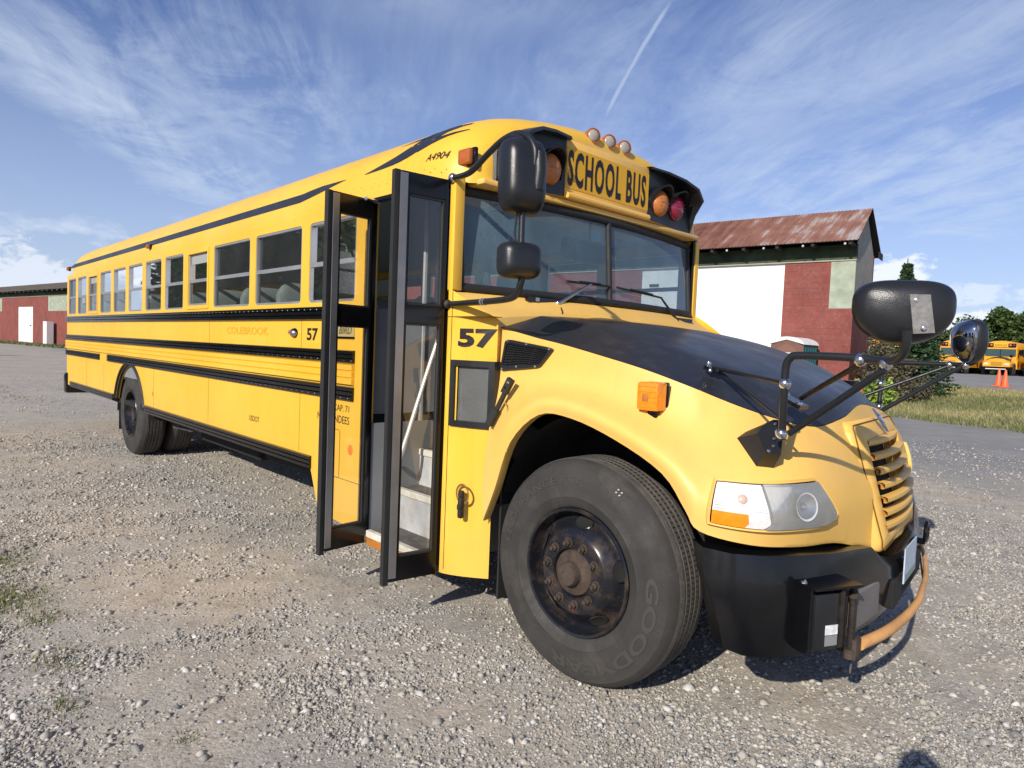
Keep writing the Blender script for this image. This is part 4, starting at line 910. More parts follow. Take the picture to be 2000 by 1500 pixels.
g = G(); g.tube([(10.40, 0.05, 1.24), (10.44, 0.04, 1.22), (10.47, 0.035, 1.15), (10.48, 0.03, 1.08), (10.50, -0.002, 1.00)], 0.003, mat('tan_cord', (0.45, 0.25, 0.06), 0.7), 6, smooth_path=4); build(g, 'latch_cord')
g = G(); lpn = [(10.178, 0.0, 0.715)]
g.lathe([(0.05, 0.001), (0.055, 0.004), (0.046, 0.006), (0.042, 0.003)], mat('rust_ring', (0.22, 0.10, 0.03), 0.8), (10.18, 0.0, 0.735), (0, -1, 0), 24)
g.box((10.165, -0.022, 0.715), (10.195, 0.0, 0.755), DRUST, bev=0.006); g.box((10.170, -0.03, 0.61), (10.20, 0.0, 0.72), DRUST, bev=0.01); g.box((10.172, -0.035, 0.655), (10.198, 0.0, 0.685), RUB, bev=0.006); build(g, 'body_catch', 40)
for s in (1, -1):
    P = (lambda p: Vector(p)) if s > 0 else mir
    c = Vector(sp(5.35, 2.42)); g = G()
    rt = Matrix.Rotation(R(-4)*s, 3, 'X'); y0 = c.y+0.005
    def bx(g, a, b, m, bev=0): a, b = P(a), P(b); g.box(a, b, m, bev=bev)
    bx(g, (c.x-0.055, y0-0.012, c.z-0.06), (c.x+0.055, y0, c.z+0.06), BLK, 0.006)
    bx(g, (c.x-0.02, y0-0.05, c.z-0.10), (c.x+0.03, y0, c.z-0.055), BLK, 0.008)
    lo = build(g, 'fender_turn_lamp', 40)
    e = G(); bx(e, (c.x-0.052, y0-0.085, c.z-0.058), (c.x+0.052, y0-0.012, c.z+0.060), ORG, 0.012)
    bx(e, (c.x-0.02, y0-0.089, c.z-0.02), (c.x+0.008, y0-0.083, c.z+0.012), AMB, 0.002)
    for k in range(5): bx(e, (c.x-0.044, y0-0.087, c.z-0.044+k*0.021), (c.x+0.044, y0-0.084, c.z-0.040+k*0.021), ORG)
    e.build('amber_lens', lo, 40)
# ---- bumper
BT = [(11.56, 0.025, .79), (11.66, .055, .785), (11.75, .13, .785), (11.83, .26, .785), (11.88, .42, .775), (11.905, .60, .765), (11.915, .72, .755), (11.925, .80, .705), (11.94, .90, .685), (11.95, 1.05, .68), (11.952, 1.22, .68)]
BM = [(11.575, 0.01, .70), (11.67, .045, .70), (11.77, .12, .70), (11.85, .25, .70), (11.90, .42, .70), (11.925, .60, .70), (11.935, .72, .69), (11.945, .80, .66), (11.955, .90, .65), (11.965, 1.05, .645), (11.968, 1.22, .645)]
BB = [(11.66, .03, .44), (11.72, .06, .425), (11.79, .13, .42), (11.85, .25, .42), (11.89, .42, .425), (11.91, .60, .43), (11.92, .72, .435), (11.925, .80, .44), (11.93, .90, .45), (11.935, 1.05, .455), (11.935, 1.22, .455)]
def back(L, d): return [(x-d*0.9, y+d*0.7 if y < 0.3 else y, z) for x, y, z in L]
full = lambda L: [Vector(p) for p in L]+[mir(p) for p in L[-2::-1]]
g = G(); mid1 = [tuple(a*.75+b*.25+(0.012 if i == 0 else 0) for i, (a, b) in enumerate(zip(p, q_))) for p, q_ in zip(BM, BB)]
mid2 = [tuple(a*.3+b*.7+(0.008 if i == 0 else 0) for i, (a, b) in enumerate(zip(p, q_))) for p, q_ in zip(BM, BB)]
g.loft([full(back(BT, 0.10)), full(BT), full(BM), full(mid1), full(mid2), full(BB), full(back(BB, 0.10))], BLK)
ends = lambda P: [P(p) for p in (back(BT, .1)[0], BT[0], BM[0], mid1[0], mid2[0], BB[0], back(BB, .1)[0])]
g.add(ends(Vector), [list(range(7))], BLK); g.add(ends(mir), [list(range(7))], BLK)
bo = build(g, 'front_bumper', 42)
g = G(); g.box((11.93, 0.86, 0.475), (11.972, 1.58, 0.60), GBLK, bev=0.01); g.build('opening_shade_block', bo)  # solid black block paints the shade of an open slot
for y0, y1 in ((0.50, 0.76), (1.68, 1.94)):
    g = G(); g.box((11.915, y0, 0.475), (11.945, y1, 0.62), mat('grey_dusty_panel', (0.16, 0.15, 0.14), 0.7, var=0.2), bev=0.006); g.build('step_pad', bo)
g = G(); g.box((11.985, 0.93, 0.575), (11.990, 1.21, 0.725), mat('licence_plate', (0.50, 0.62, 0.74), 0.35, var=0.2, vscale=25)); g.box((11.989, 0.935, 0.58), (11.992, 1.205, 0.61), mat('plate_green', (0.22, 0.33, 0.33), 0.4)); g.box((11.955, 1.03, 0.62), (11.986, 1.11, 0.66), BLK); pl = build(g, 'licence_plate')
g = G(); ring = [Vector((12.0, 1.47, 0.70))+Vector((0.0, math.cos(a), math.sin(a)))*0.045 for a in np.linspace(0, 2*math.pi, 20)]; g.tube(ring, 0.010, BLK, 8, caps=False); g.box((11.94, 1.44, 0.64), (12.0, 1.50, 0.67), BLK); build(g, 'tow_hook', 40)
# ---- crossing gate
g = G(); rz = Matrix.Rotation(R(0), 3, 'Z')
RZ2 = Matrix.Rotation(R(-24), 3, 'Z'); PV = (11.90, 0.25, 0.58)
g.box((11.83, 0.185, 0.455), (11.93, 0.195, 0.695), BLK, RZ2, PV); g.box((11.80, 0.18, 0.695), (11.955, 0.40, 0.704), BLK, RZ2, PV)
g.box((11.84, 0.205, 0.465), (11.935, 0.315, 0.675), PLB, RZ2, PV, bev=0.012); g.box((11.84, 0.325, 0.47), (11.93, 0.345, 0.68), DRUST, RZ2, PV)
g.tube([(11.86, 0.20, 0.715), (11.865, 0.205, 0.70)], 0.012, CHR, 8); gb = build(g, 'crossing_gate_motor', 35)
g = G(); g.box((11.9345, 0.255, 0.525), (11.9375, 0.31, 0.56), mat('white_label', (0.7, 0.72, 0.72), 0.5, var=0.3, vscale=60), RZ2, PV); g.box((11.9345, 0.255, 0.485), (11.9370, 0.31, 0.522), ALU, RZ2, PV); g.build('sticker', gb)
g = G(); g.box((11.925, 0.385, 0.42), (11.94, 0.425, 0.685), DRUST); g.tube([(11.96, 0.42, 0.405), (11.96, 0.42, 0.685)], 0.014, DRUST, 10); g.tube([(11.96, 0.42, 0.40), (11.96, 0.42, 0.435)], 0.021, RUST, 10); g.tube([(11.96, 0.42, 0.63), (11.96, 0.42, 0.648)], 0.018, RUST, 10); g.box((11.955, 0.41, 0.395), (11.985, 0.465, 0.475), RUST, bev=0.006); build(g, 'gate_hinge', 40)
g = G(); g.tube([(11.975, 0.47, 0.442), (12.01, 0.64, 0.455), (12.02, 0.85, 0.468), (12.015, 1.03, 0.488), (11.985, 1.20, 0.495), (11.945, 1.40, 0.50), (11.89, 1.60, 0.512), (11.83, 1.78, 0.53), (11.77, 1.90, 0.555)], [0.022, 0.021, 0.018, 0.015, 0.013, 0.012, 0.011, 0.010, 0.010], GATE, 12, smooth_path=5); build(g, 'crossing_gate_arm', 50)
g = G(); g.tube([(11.93, 1.42, 0.50), (11.91, 1.50, 0.46), (11.86, 1.66, 0.47), (11.80, 1.82, 0.53)], 0.005, RUB, 6, smooth_path=5); build(g, 'gate_cable')
def nose(o):
    for ob in [o]+list(o.children_recursive):
        if ob.type != 'MESH' or ob.get('nosed'): continue
        w = wbase(ob)
        for v in ob.data.vertices:
            x, y = v.co.x+w.x, v.co.y+w.y
            v.co.x -= 0.21*min(1, max(0, (x-10.4)/1.1))*max(0, (y-0.85)/1.35)**1.2
for ob in list(bus.children):
    if ob.name.split('.')[0] in ('fender', 'hood', 'headlight', 'grille', 'front_bumper', 'licence_plate', 'tow_hook'): nose(ob)
# ---- wheels
def tyre(c, ax, front=True):
    pr = [(.285, -.03), (.292, -.006), (.305, .004), (.335, .012), (.340, .0145), (.345, .012), (.385, .0145), (.44, .008), (.470, -.004), (.478, -.004), (.487, -.012), (.500, -.028), (.506, -.045)]
    g = G(); g.lathe(pr, TYR, c, ax, 72)
    tr = [(.506, -.045), (.5095, -.052)]
    for h in (-.085, -.120, -.155, -.190): tr += [(.5105, h+.005), (.499, h+.003), (.499, h-.003), (.5105, h-.005)]
    tr += [(.5095, -.223), (.506, -.23)]
    g.lathe(tr, TREAD, c, ax, 72)
    g.lathe([(.506, -.23), (.49, -.262), (.44, -.285), (.34, -.287), (.285, -.25)], TYR, c, ax, 48)
    # sipes and shoulder blocks
    axv = Vector(ax).normalized(); up = Vector((0, 0, 1)); a = axv.cross(up).normalized(); b = a.cross(axv).normalized(); C_ = Vector(c)
    for k in range(150):
        th = 2*math.pi*k/150
        for h0, h1 in (((-.094, -.111), (-.129, -.146), (-.164, -.181)) if front else ((-.048, -.078), (-.094, -.111), (-.129, -.146), (-.164, -.181), (-.197, -.225))):
            d0, d1 = (a*math.cos(th)+b*math.sin(th)), (a*math.cos(th+.012)+b*math.sin(th+.012))
            rr = .5112 if front else .5150
            if not front: d1 = (a*math.cos(th+.022)+b*math.sin(th+.022))
            g.add([C_+d0*rr+axv*h0, C_+d1*rr+axv*h0, C_+d1*rr+axv*h1, C_+d0*rr+axv*h1], [(0, 1, 2, 3)], RUB if front else TREAD)
    return g, a, b, axv
def wheel(c, ax, front):
    g, a, b, axv = tyre(c, ax, front); C_ = Vector(c)
    o = build(g, 'front_wheel' if front else 'rear_wheel', 35)
    e = G()
    if front:
        e.lathe([(.287, -.012), (.290, .0), (.284, .008), (.274, .004), (.270, -.012), (.268, -.05), (.262, -.066), (.245, -.062), (.222, -.035), (.200, -.008), (.182, .010), (.172, .016), (.165, .017), (.150, .017), (.112, .017), (.108, .010), (.106, -.02)], RIM, c, ax, 64)
    else:
        e.lathe([(.287, -.012), (.290, .0), (.284, .008), (.272, .004), (.266, -.02), (.262, -.06), (.245, -.08), (.238, -.15), (.225, -.175), (.20, -.182), (.165, -.17), (.11, -.17)], RIM, c, ax, 48)
    r1 = e.build('rim', o, 40)
    hb_ = -0.0 if front else -0.175
    dsk = lambda th, rr, h: C_+(a*math.cos(th)+b*math.sin(th))*rr+axv*h
    nh = 5
    for k in range(nh):
        th = 2*math.pi*k/nh+R(22); rr = 0.2235
        h = -.0335 if front else -.1775
        cen = dsk(th, rr, h); tn = (dsk(th+.01, rr, h)-dsk(th-.01, rr, h)).normalized(); rd = (a*math.cos(th)+b*math.sin(th))
        sl = (rd*0.62-axv*0.78).normalized() if front else rd
        nn2 = tn.cross(sl).normalized(); nn2 = nn2 if nn2.dot(axv) > 0 else -nn2
        ell = [cen+tn*math.cos(q)*.046+sl*math.sin(q)*.032 for q in np.linspace(0, 2*math.pi, 21)[:-1]]
        e = G(); R0 = [p+nn2*0.0045 for p in ell]; R1_ = [cen+(p-cen)*1.10+nn2*0.0015 for p in ell]; R2_ = [cen+(p-cen)*0.92-nn2*0.004 for p in ell]
        e.loft([R1_, R0, [cen+(p-cen)*0.93+nn2*0.003 for p in ell]], RIM, closed=True); e.add([cen+(p-cen)*0.93+nn2*0.003 for p in ell], [list(range(20))], GBLK)  # flat black disc inside the lip paints the dark of an open hole
        e.build('painted_hand_hole', o, 50)
    e = G()
    if front: e.lathe([(.106, -.02), (.104, .0), (.098, .010), (.080, .014), (.062, .018), (.056, .022), (.052, .050), (.046, .060), (.020, .064), (.018, .060), (.001, .060)], RUST, c, ax, 40)
    else: e.lathe([(.11, -.17), (.105, -.06), (.09, -.03), (.06, -.02), (.001, -.02)], RIM, c, ax, 32)
    e.build('hub', o, 40)
    first = None
    for k in range(10):
        th = 2*math.pi*k/10+R(8); p = dsk(th, .138, .017 if front else -.168)
        e = G(); e.lathe([(.0205, 0), (.0205, .005), (.015, .005)], RUST if front else RIM, p, ax, 12); e.lathe([(.0155, .004), (.0155, .020), (.012, .024), (.009, .024), (.009, .036), (.001, .036)], RUST if front else RIM, p, ax, 6); e.build('lug_nut', o)
    return o, a, b, axv
sa = R(2)
axf = (math.sin(sa), -math.cos(sa), 0)
FC = Vector((10.915, 0.055, 0.511))
fw, a, b, axv = wheel(FC, axf, True)
wheel(Vector((10.915, WY-0.055, 0.511)), (0.03, 1, 0), True)
for y, s in ((0.055, -1), (0.395, -1), (WY-0.055, 1), (WY-0.395, 1)): wheel(Vector((3.60, y, 0.511)), (0, s, 0), False)
# raised sidewall lettering
TLT = mat('raised_tyre_lettering', (0.052, 0.049, 0.045), 0.6)
def curved(txt, r0_, h, th0, th1, name, m, bold=0.02):
    # th measured clockwise from the top when looking at the outer face
    cu = bpy.data.curves.new('t', 'FONT'); cu.body = txt; cu.offset = bold; cu.resolution_u = 3
    ob = bpy.data.objects.new('t', cu); COL.objects.link(ob); dg = bpy.context.evaluated_depsgraph_get(); me = bpy.data.meshes.new_from_object(ob.evaluated_get(dg))
    bm = bmesh.new(); bm.from_mesh(me); bmesh.ops.triangulate(bm, faces=bm.faces); 
    co = np.array([v.co[:] for v in bm.verts]); mn, mx = co.min(0), co.max(0); vs2 = []
    bm.verts.index_update()
    right = Vector((math.cos(sa), math.sin(sa), 0))
    for x, y, _ in co:
        f = (x-mn[0])/(mx[0]-mn[0]); th = R(th0+(th1-th0)*f); rr = r0_+(y-mn[1])/(mx[1]-mn[1])*h
        zoff = float(np.interp(rr, [.34, .36, .385, .44, .47], [.0150, .0155, .0158, .0100, .0]))+0.0015
        vs2.append(FC+(Vector((0, 0, 1))*math.cos(th)+right*math.sin(th))*rr+axv*zoff)
    fs = [[v.index for v in f.verts] for f in bm.faces]; bm.free(); bpy.data.meshes.remove(me); bpy.data.objects.remove(ob); bpy.data.curves.remove(cu)
    g = G(); g.add(vs2, fs, m); g.build(name, fw)
curved('GOODYEAR', 0.385, 0.058, 78, 196, 'sidewall_lettering', TLT, 0.03)
curved('ENDURANCE RSA', 0.397, 0.036, -82, 6, 'sidewall_lettering', TLT, 0.0)
g = G()
for th in (28, 30.5): 
    for rr in (.455, .468): c = FC+(Vector((0, 0, 1))*math.cos(R(th))+Vector((1, 0, 0))*math.sin(R(th)))*rr+axv*(.006 if rr < .46 else -.001); g.dome(c, axv, .006, .004, .002, mat('chalk_mark', (0.45, 0.44, 0.42), 0.8), rings=1, seg=6)
g.build('chalk_marks', fw)
g = G(); g.dome(FC+Vector((0.018, -0.02, -0.155)), axv, 0.008, 0.009, 0.003, mat('red_dot', (0.6, 0.03, 0.03), 0.5), rings=2, seg=10); g.build('red_dot', fw)
# ---- side mirror (right)
def rbox_dome(g, c, n, wx, wz, dep, m, up=(0, 0, 1), expo=4.0, rings=8, seg=36): g.dome(c, n, wx/2, wz/2, dep, m, up=up, rings=rings, seg=seg, expo=expo)
def shell(g, c, n, wx, wz, dep, m, up=(0, 0, 1), expo=4.5, flat=0.6):
    n = Vector(n).normalized(); up = Vector(up); a = up.cross(n).normalized(); b = n.cross(a); c = Vector(c); seg = 40
    rows = []
    for k, (f, h) in enumerate(((0.97, -0.012), (1.0, -0.004), (1.0, 0.006), (0.985, 0.25), (0.94, 0.5), (0.84, 0.75), (0.68, 0.92), (0.45, 0.99), (0.2, 1.0), (0.001, 1.0))):
        hh = h if k < 3 else h*dep
        row = []
        for i in range(seg):
            th = 2*math.pi*i/seg; ct, st = math.cos(th), math.sin(th); ex = 2.0/expo
            row.append(c+a*math.copysign(abs(ct)**ex, ct)*wx/2*f+b*math.copysign(abs(st)**ex, st)*wz/2*f+n*hh)
        rows.append(row)
    g.loft(rows, m, closed=True); return a, b
for s in (1,):
    P = (lambda p: Vector(p)) if s > 0 else mir
    nb = Vector((0.93, -0.36*s, 0.05)).normalized()
    mx_ = 10.655; my = -0.115
    g = G(); a1, b1 = shell(g, P((mx_-0.02, my+0.005, 2.265)), nb, 0.215, 0.335, 0.105, PLB)
    g.tube([P((mx_+0.075, my+.018, 2.20)), P((mx_+0.085, my+.018, 2.28)), P((mx_+0.075, my+.02, 2.36))], 0.030, PLB, 10)
    mo = build(g, 'side_mirror', 40)
    e = G(); c_ = P((mx_-0.02, my+0.005, 2.265))-nb*0.010; e.dome(c_, -nb, 0.100, 0.158, 0.004, MIR, rings=3, seg=36, expo=4.5); e.build('mirror_glass', mo, 50)
    g = G(); shell(g, P((mx_-0.01, my+0.0, 1.893)), nb, 0.205, 0.165, 0.085, PLB, expo=4.0); mo2 = build(g, 'convex_mirror', 40)
    e = G(); c_ = P((mx_-0.01, my+0.0, 1.893))-nb*0.010; e.dome(c_, -nb, 0.094, 0.072, 0.02, MIR, rings=3, seg=36, expo=4); e.build('mirror_glass', mo2, 50)
    g = G()
    g.tube([P(p) for p in ((10.005, 0.0, 2.385), (10.19, -0.04, 2.375), (10.36, -0.07, 2.43), (10.48, -0.09, 2.463), (10.60, -0.112, 2.465), (10.68, -0.12, 2.435), (10.73, -0.12, 2.37), (10.73, -.118, 2.30))], 0.0155, PLB, 10, smooth_path=5)
    g.tube([P(p) for p in ((10.69, -0.118, 2.22), (10.665, -0.118, 2.12), (10.665, -0.118, 1.95))], 0.0145, PLB, 10, smooth_path=4)
    g.tube([P(p) for p in ((10.69, -0.118, 1.86), (10.67, -0.118, 1.79), (10.64, -0.113, 1.745), (10.58, -0.10, 1.728), (10.40, -0.07, 1.722), (10.01, -0.005, 1.722))], 0.0155, PLB, 10, smooth_path=5)
    g.tube([P(p) for p in ((10.58, -0.13, 2.455), (10.66, -0.135, 2.425), (10.71, -0.13, 2.35))], 0.012, PLB, 8, smooth_path=4)
    arm = build(g, 'mirror_arm', 50)
    e = G(); e.tube([P(p) for p in ((10.69, -0.13, 2.22), (10.655, -0.14, 2.10), (10.64, -0.135, 2.0), (10.675, -0.13, 1.95))], 0.005, RUB, 6, smooth_path=6); e.build('cable', arm)
    e = G(); 
    for p in ((10.0, -0.002, 2.385), (10.0, -0.004, 1.722)): e.dome(P(p), (0.2, -s, 0), 0.026, 0.026, 0.022, CHR if p[2] > 2 else DRUST, rings=3, seg=12)
    for x in (10.345, 10.365): e.tube([P((x, -0.062, 1.722)), P((x+0.008, -0.0635, 1.722))], 0.018, ALU, 10)
    e.build('clamp', arm, 40)
# ---- cross-view mirrors on the nose
def crossmirror(c, n, w, h, flip):
    n = Vector(n).normalized(); up = Vector((0, 0, 1)); a = up.cross(n).normalized(); b = n.cross(a); c = Vector(c); seg = 48
    def outline(th):
        ct, st = math.cos(th), math.sin(th)
        ex = 2/3.2 if st > 0 else 2/2.1
        x = math.copysign(abs(ct)**ex, ct)*w/2; z = math.copysign(abs(st)**ex, st)*(h*0.42 if st > 0 else h*0.58)
        return x, z
    g = G(); rows = []
    for f, hh in ((0.97, -0.01), (1.0, 0.0), (0.995, 0.010), (0.975, 0.026), (0.92, 0.042), (0.78, 0.056), (0.5, 0.066), (0.25, 0.070), (0.001, 0.071)):
        rows.append([c+a*outline(2*math.pi*k/seg)[0]*f+b*outline(2*math.pi*k/seg)[1]*f+n*hh for k in range(seg)])
    g.loft(rows, PLB, closed=True); o = build(g, 'cross_view_mirror', 50)
    e = G(); rows = []
    for f, hh in ((0.96, -0.010), (0.94, -0.022), (0.8, -0.045), (0.6, -0.066), (0.35, -0.08), (0.001, -0.085)):
        rows.append([c+a*outline(2*math.pi*k/seg)[0]*f+b*outline(2*math.pi*k/seg)[1]*f+n*hh for k in range(seg)])
    e.loft(rows, MIR, closed=True); e.build('mirror_glass', o, 60)
    return o, a, b, n
o, a, b, n = crossmirror((12.15, 0.10, 1.675), (0.50, -0.86, 0.02), 0.285, 0.198, False)
c = Vector((12.135, 0.10, 1.675))
e = G(); GRV = mat('galvanised_bracket', (0.26, 0.25, 0.235), 0.5, metal=0.5, var=0.3, vscale=60)
v = [c+a*x+b*z+n*y for x, z, y in ((0.012, 0.032, 0.070), (0.068, 0.032, 0.066), (0.088, -0.080, 0.058), (0.03, -0.085, 0.062))]
v2 = [p+n*0.016 for p in v]; e.add(v+v2, [(0, 1, 2, 3), (7, 6, 5, 4), (0, 4, 5, 1), (1, 5, 6, 2), (2, 6, 7, 3), (3, 7, 4, 0)], GRV)
for x, z in ((0.032, 0.015), (0.056, -0.068)): e.dome(c+a*x+b*z+n*0.081, n, 0.009, 0.009, 0.006, CHR, rings=2, seg=10)
e.build('mount_bracket', o, 30)
o2, a2, b2, n2_ = crossmirror((11.88, 2.16, 1.66), (0.75, 0.62, 0.05), 0.215, 0.245, True)
tb = 0.0135
g = G(); nb = c+a*0.088+b*(-0.09)+n*0.075
# bracket pod on the fender shoulder
pb = [sp(8.25, 2.33, 0.0), sp(9.18, 2.55, 0.0)]
post0 = Vector((11.785, 0.165, 1.225))
topc = Vector((11.80, 0.115, 1.505)); 
g.tube([(11.775, 0.150, 1.215), (11.785, 0.125, 1.36), (11.790, 0.115, 1.47), (11.805, 0.113, 1.505), (11.84, 0.112, 1.516), (12.03, 0.110, 1.514), (12.10, 0.100, 1.508), (12.155, 0.070, 1.514), (12.185, 0.035, 1.545), (12.19, 0.020, 1.60)], tb, PLB, 12, smooth_path=6)
fr1 = build(g, 'cross_mirror_frame', 50)
g = G()
rods = [((12.035, 0.115, 1.495), (11.70, 0.47, 1.350)), ((12.11, 0.105, 1.480), (11.79, 0.175, 1.235)), ((11.790, 0.118, 1.415), (11.365, 0.36, 1.455)), ((11.40, 0.36, 1.44), (11.80, 0.17, 1.26))]
for i, (p, q_) in enumerate(rods): g.tube([p, q_], (0.010, 0.0125, 0.009, 0.006)[i], DRUST if i == 0 else PLB, 8)
g.build('brace_rod', fr1, 50)
for p in ((12.035, 0.112, 1.508), (11.789, 0.118, 1.415), (12.115, 0.10, 1.500), (11.775, 0.145, 1.235)):
    g = G(); g.dome(p, (0.2, -1, 0), 0.022, 0.022, 0.022, CHR, rings=3, seg=12); g.dome(p, (-0.2, 1, 0), 0.020, 0.020, 0.02, CHR, rings=3, seg=12); g.build('clamp', fr1, 40)
for p in ((11.365, 0.36, 1.452), (11.335, 0.38, 1.47), (11.37, 0.335, 1.44), (11.70, 0.47, 1.352), (11.66, 0.43, 1.36), (11.72, 0.41, 1.33)): g = G(); g.dome(p, (0.2, -0.5, 1), 0.011, 0.011, 0.012, CHR, rings=3, seg=10); g.build('bolt', fr1, 40)
g = G(); g.box((11.33, 0.345, 1.435), (11.40, 0.39, 1.452), BLK, Matrix.Rotation(R(20), 3, 'Y')); g.build('foot_plate', fr1)
g = G(); g.box((11.64, 0.40, 1.325), (11.73, 0.48, 1.340), BLK, Matrix.Rotation(R(25), 3, 'Y')); g.build('foot_plate', fr1)
g = G(); c0 = sp(8.32, 2.33); c1 = sp(9.15, 2.58); c2 = sp(9.22, 1.98); c3 = sp(8.95, 1.96)
n0 = nrm(8.9, 2.3)
base = [sp(8.22, 2.32, 0.002), sp(8.38, 2.47, 0.002), sp(8.72, 2.57, 0.002), sp(9.18, 2.62, 0.002), sp(9.26, 1.86, 0.002), sp(8.86, 1.86, 0.002)]
tp = [sp(8.66, 2.31, 0.062), sp(8.72, 2.46, 0.072), sp(8.86, 2.54, 0.085), sp(9.16, 2.56, 0.088), sp(9.22, 1.92, 0.085), sp(8.92, 1.92, 0.080)]
g.loft([base, tp], PLB, closed=True); g.add(tp, [list(range(6))], PLB)
bk = build(g, 'mirror_bracket', 25)
g = G()
for u, v_ in ((8.95, 2.46), (9.08, 2.45), (9.04, 2.32), (9.04, 2.19), (9.05, 2.06), (8.97, 1.96)): g.dome(sp(u, v_, 0.084), nrm(u, v_), 0.007, 0.007, 0.007, CHR, rings=2, seg=8)
g.build('bolt', bk, 40)
# left hand frame
g = G(); g.tube([(11.44, 2.18, 1.08), (11.44, 2.2, 1.36), (11.445, 2.2, 1.48), (11.48, 2.2, 1.508), (11.75, 2.2, 1.512), (11.87, 2.18, 1.515), (11.92, 2.17, 1.54), (11.93, 2.17, 1.60)], tb, PLB, 10, smooth_path=5); fr2 = build(g, 'cross_mirror_frame', 50)
g = G(); g.tube([(11.86, 2.18, 1.51), (11.44, 2.15, 1.20)], 0.013, PLB, 8); g.tube([(11.79, 2.19, 1.505), (11.38, 1.98, 1.29)], 0.010, PLB, 8); g.build('brace_rod', fr2, 50)
for p in ((11.79, 2.19, 1.51), (11.87, 2.175, 1.51), (11.44, 2.19, 1.38), (11.44, 2.19, 1.24)): g = G(); g.dome(p, (0.3, -1, 0), 0.022, 0.022, 0.02, CHR, rings=3, seg=12); g.dome(p, (-0.3, 1, 0), 0.022, 0.022, 0.02, CHR, rings=3, seg=12); g.build('clamp', fr2, 40)
# ================================================================== THE PLACE
def sm(x): x = np.clip(x, 0, 1); return x*x*(3-2*x)
def gh(x, y):
    """ground height: flat lot, gentle rise beyond, slight ruts"""
    r_h = 0.98*sm((np.asarray(y)-13.0)/26.0)*sm((np.asarray(x)+55)/50.0)
    return r_h
def vnoise(x, y, s, seed=0):
    rs = np.random.RandomState(seed); T = rs.rand(64, 64)
    u, v = x/s, y/s; i, j = np.floor(u).astype(int), np.floor(v).astype(int); f, g_ = u-i, v-j; f, g_ = f*f*(3-2*f), g_*g_*(3-2*g_)
    t00, t10, t01, t11 = T[i % 64, j % 64], T[(i+1) % 64, j % 64], T[i % 64, (j+1) % 64], T[(i+1) % 64, (j+1) % 64]
    return (t00*(1-f)+t10*f)*(1-g_)+(t01*(1-f)+t11*f)*g_
def fbm(x, y, s, o=4, seed=0): 
    a = 0; w = 1; t_ = 0
    for k in range(o): a = a+w*vnoise(x+17*k, y-9*k, s/2**k, seed+k); t_ += w; w *= 0.55
    return a/t_
def mesh_np(name, V, Fq, mats, label=None, kind=None, cat=None, attr=None, group=None, smooth=False):
    me = bpy.data.meshes.new(name); V = np.asarray(V, np.float32); Fq = np.asarray(Fq, np.int32); n = Fq.shape[1]
    me.vertices.add(len(V)); me.vertices.foreach_set('co', V.ravel()); me.loops.add(Fq.size); me.loops.foreach_set('vertex_index', Fq.ravel())
    me.polygons.add(len(Fq)); me.polygons.foreach_set('loop_start', np.arange(0, Fq.size, n, dtype=np.int32))
    if smooth: me.polygons.foreach_set('use_smooth', np.ones(len(Fq), bool))
    if attr is not None:
        a = me.attributes.new('tone', 'FLOAT', 'POINT'); a.data.foreach_set('value', np.asarray(attr, np.float32))
    me.update(calc_edges=True); me.validate()
    for m in mats: me.materials.append(m)
    o = bpy.data.objects.new(name, me); COL.objects.link(o); return tag(o, label, cat, group, kind)
# ---- ground sheet
def axis_pts(c, fine_, far):
    a = [0.0]; st = fine_
    while a[-1] < far: a.append(a[-1]+st); st *= 1.045 if a[-1] > 9 else 1.0
    a = np.array(a); return np.concatenate([c-a[::-1], c+a[1:]])
gxs = axis_pts(9.0, 0.09, 900); gys = axis_pts(-0.3, 0.07, 900)
GX, GY = np.meshgrid(gxs, gys, indexing='ij')
near = np.exp(-((GX-9)**2+(GY+0.5)**2)/900)
rel = (fbm(GX, GY, 1.3, 3, 3)-0.5)*0.020*near + (fbm(GX, GY, 0.22, 3, 8)-0.5)*0.016*np.exp(-((GX-10)**2+(GY+0.5)**2)/60)
wheelp = np.minimum(1, np.minimum((GX-10.95)**2+(GY-0.2)**2, (GX-3.6)**2+(GY-0.3)**2)*2.0)
Z = gh(GX, GY)+rel*wheelp
V = np.stack([GX, GY, Z], -1).reshape(-1, 3); ni, nj = GX.shape
idx = np.arange(ni*nj).reshape(ni, nj); Fq = np.stack([idx[:-1, :-1], idx[1:, :-1], idx[1:, 1:], idx[:-1, 1:]], -1).reshape(-1, 4)
m = bpy.data.materials.new('gravel_lot'); m.use_nodes = True; t = NT(m.node_tree); bs = t.n['Principled BSDF']; bs.inputs['Roughness'].default_value = 0.95; bs.inputs['Specular IOR Level'].default_value = 0.15
c = t.node('ShaderNodeTexCoord').outputs['Object']
n1 = t.noise(c, 0.55, 6, 0.62, 0.4); n2 = t.noise(c, 5.0, 8, 0.7); n3 = t.noise(c, 60.0, 4, 0.7)
dirt_c = t.ramp(n2, [(0.3, (0.37, 0.32, 0.255)), (0.55, (0.47, 0.42, 0.35)), (0.75, (0.53, 0.49, 0.42))])
grav_c = t.ramp(n2, [(0.3, (0.29, 0.27, 0.24)), (0.6, (0.43, 0.405, 0.36)), (0.8, (0.51, 0.485, 0.435))])
gm = t.ramp(n1, [(0.40, 0.0), (0.58, 1.0)])
base_c = t.mix(gm, dirt_c, grav_c)
vo = t.node('ShaderNodeTexVoronoi', i_0=c, i_Scale=70.0); vo2 = t.node('ShaderNodeTexVoronoi', i_0=c, i_Scale=150.0)
peb = t.ramp(vo.outputs['Color'], [(0.0, (0.55, 0.54, 0.52)), (0.35, (0.95, 0.93, 0.90)), (0.75, (1.15, 1.10, 1.02)), (1.0, (1.55, 1.5, 1.42))])
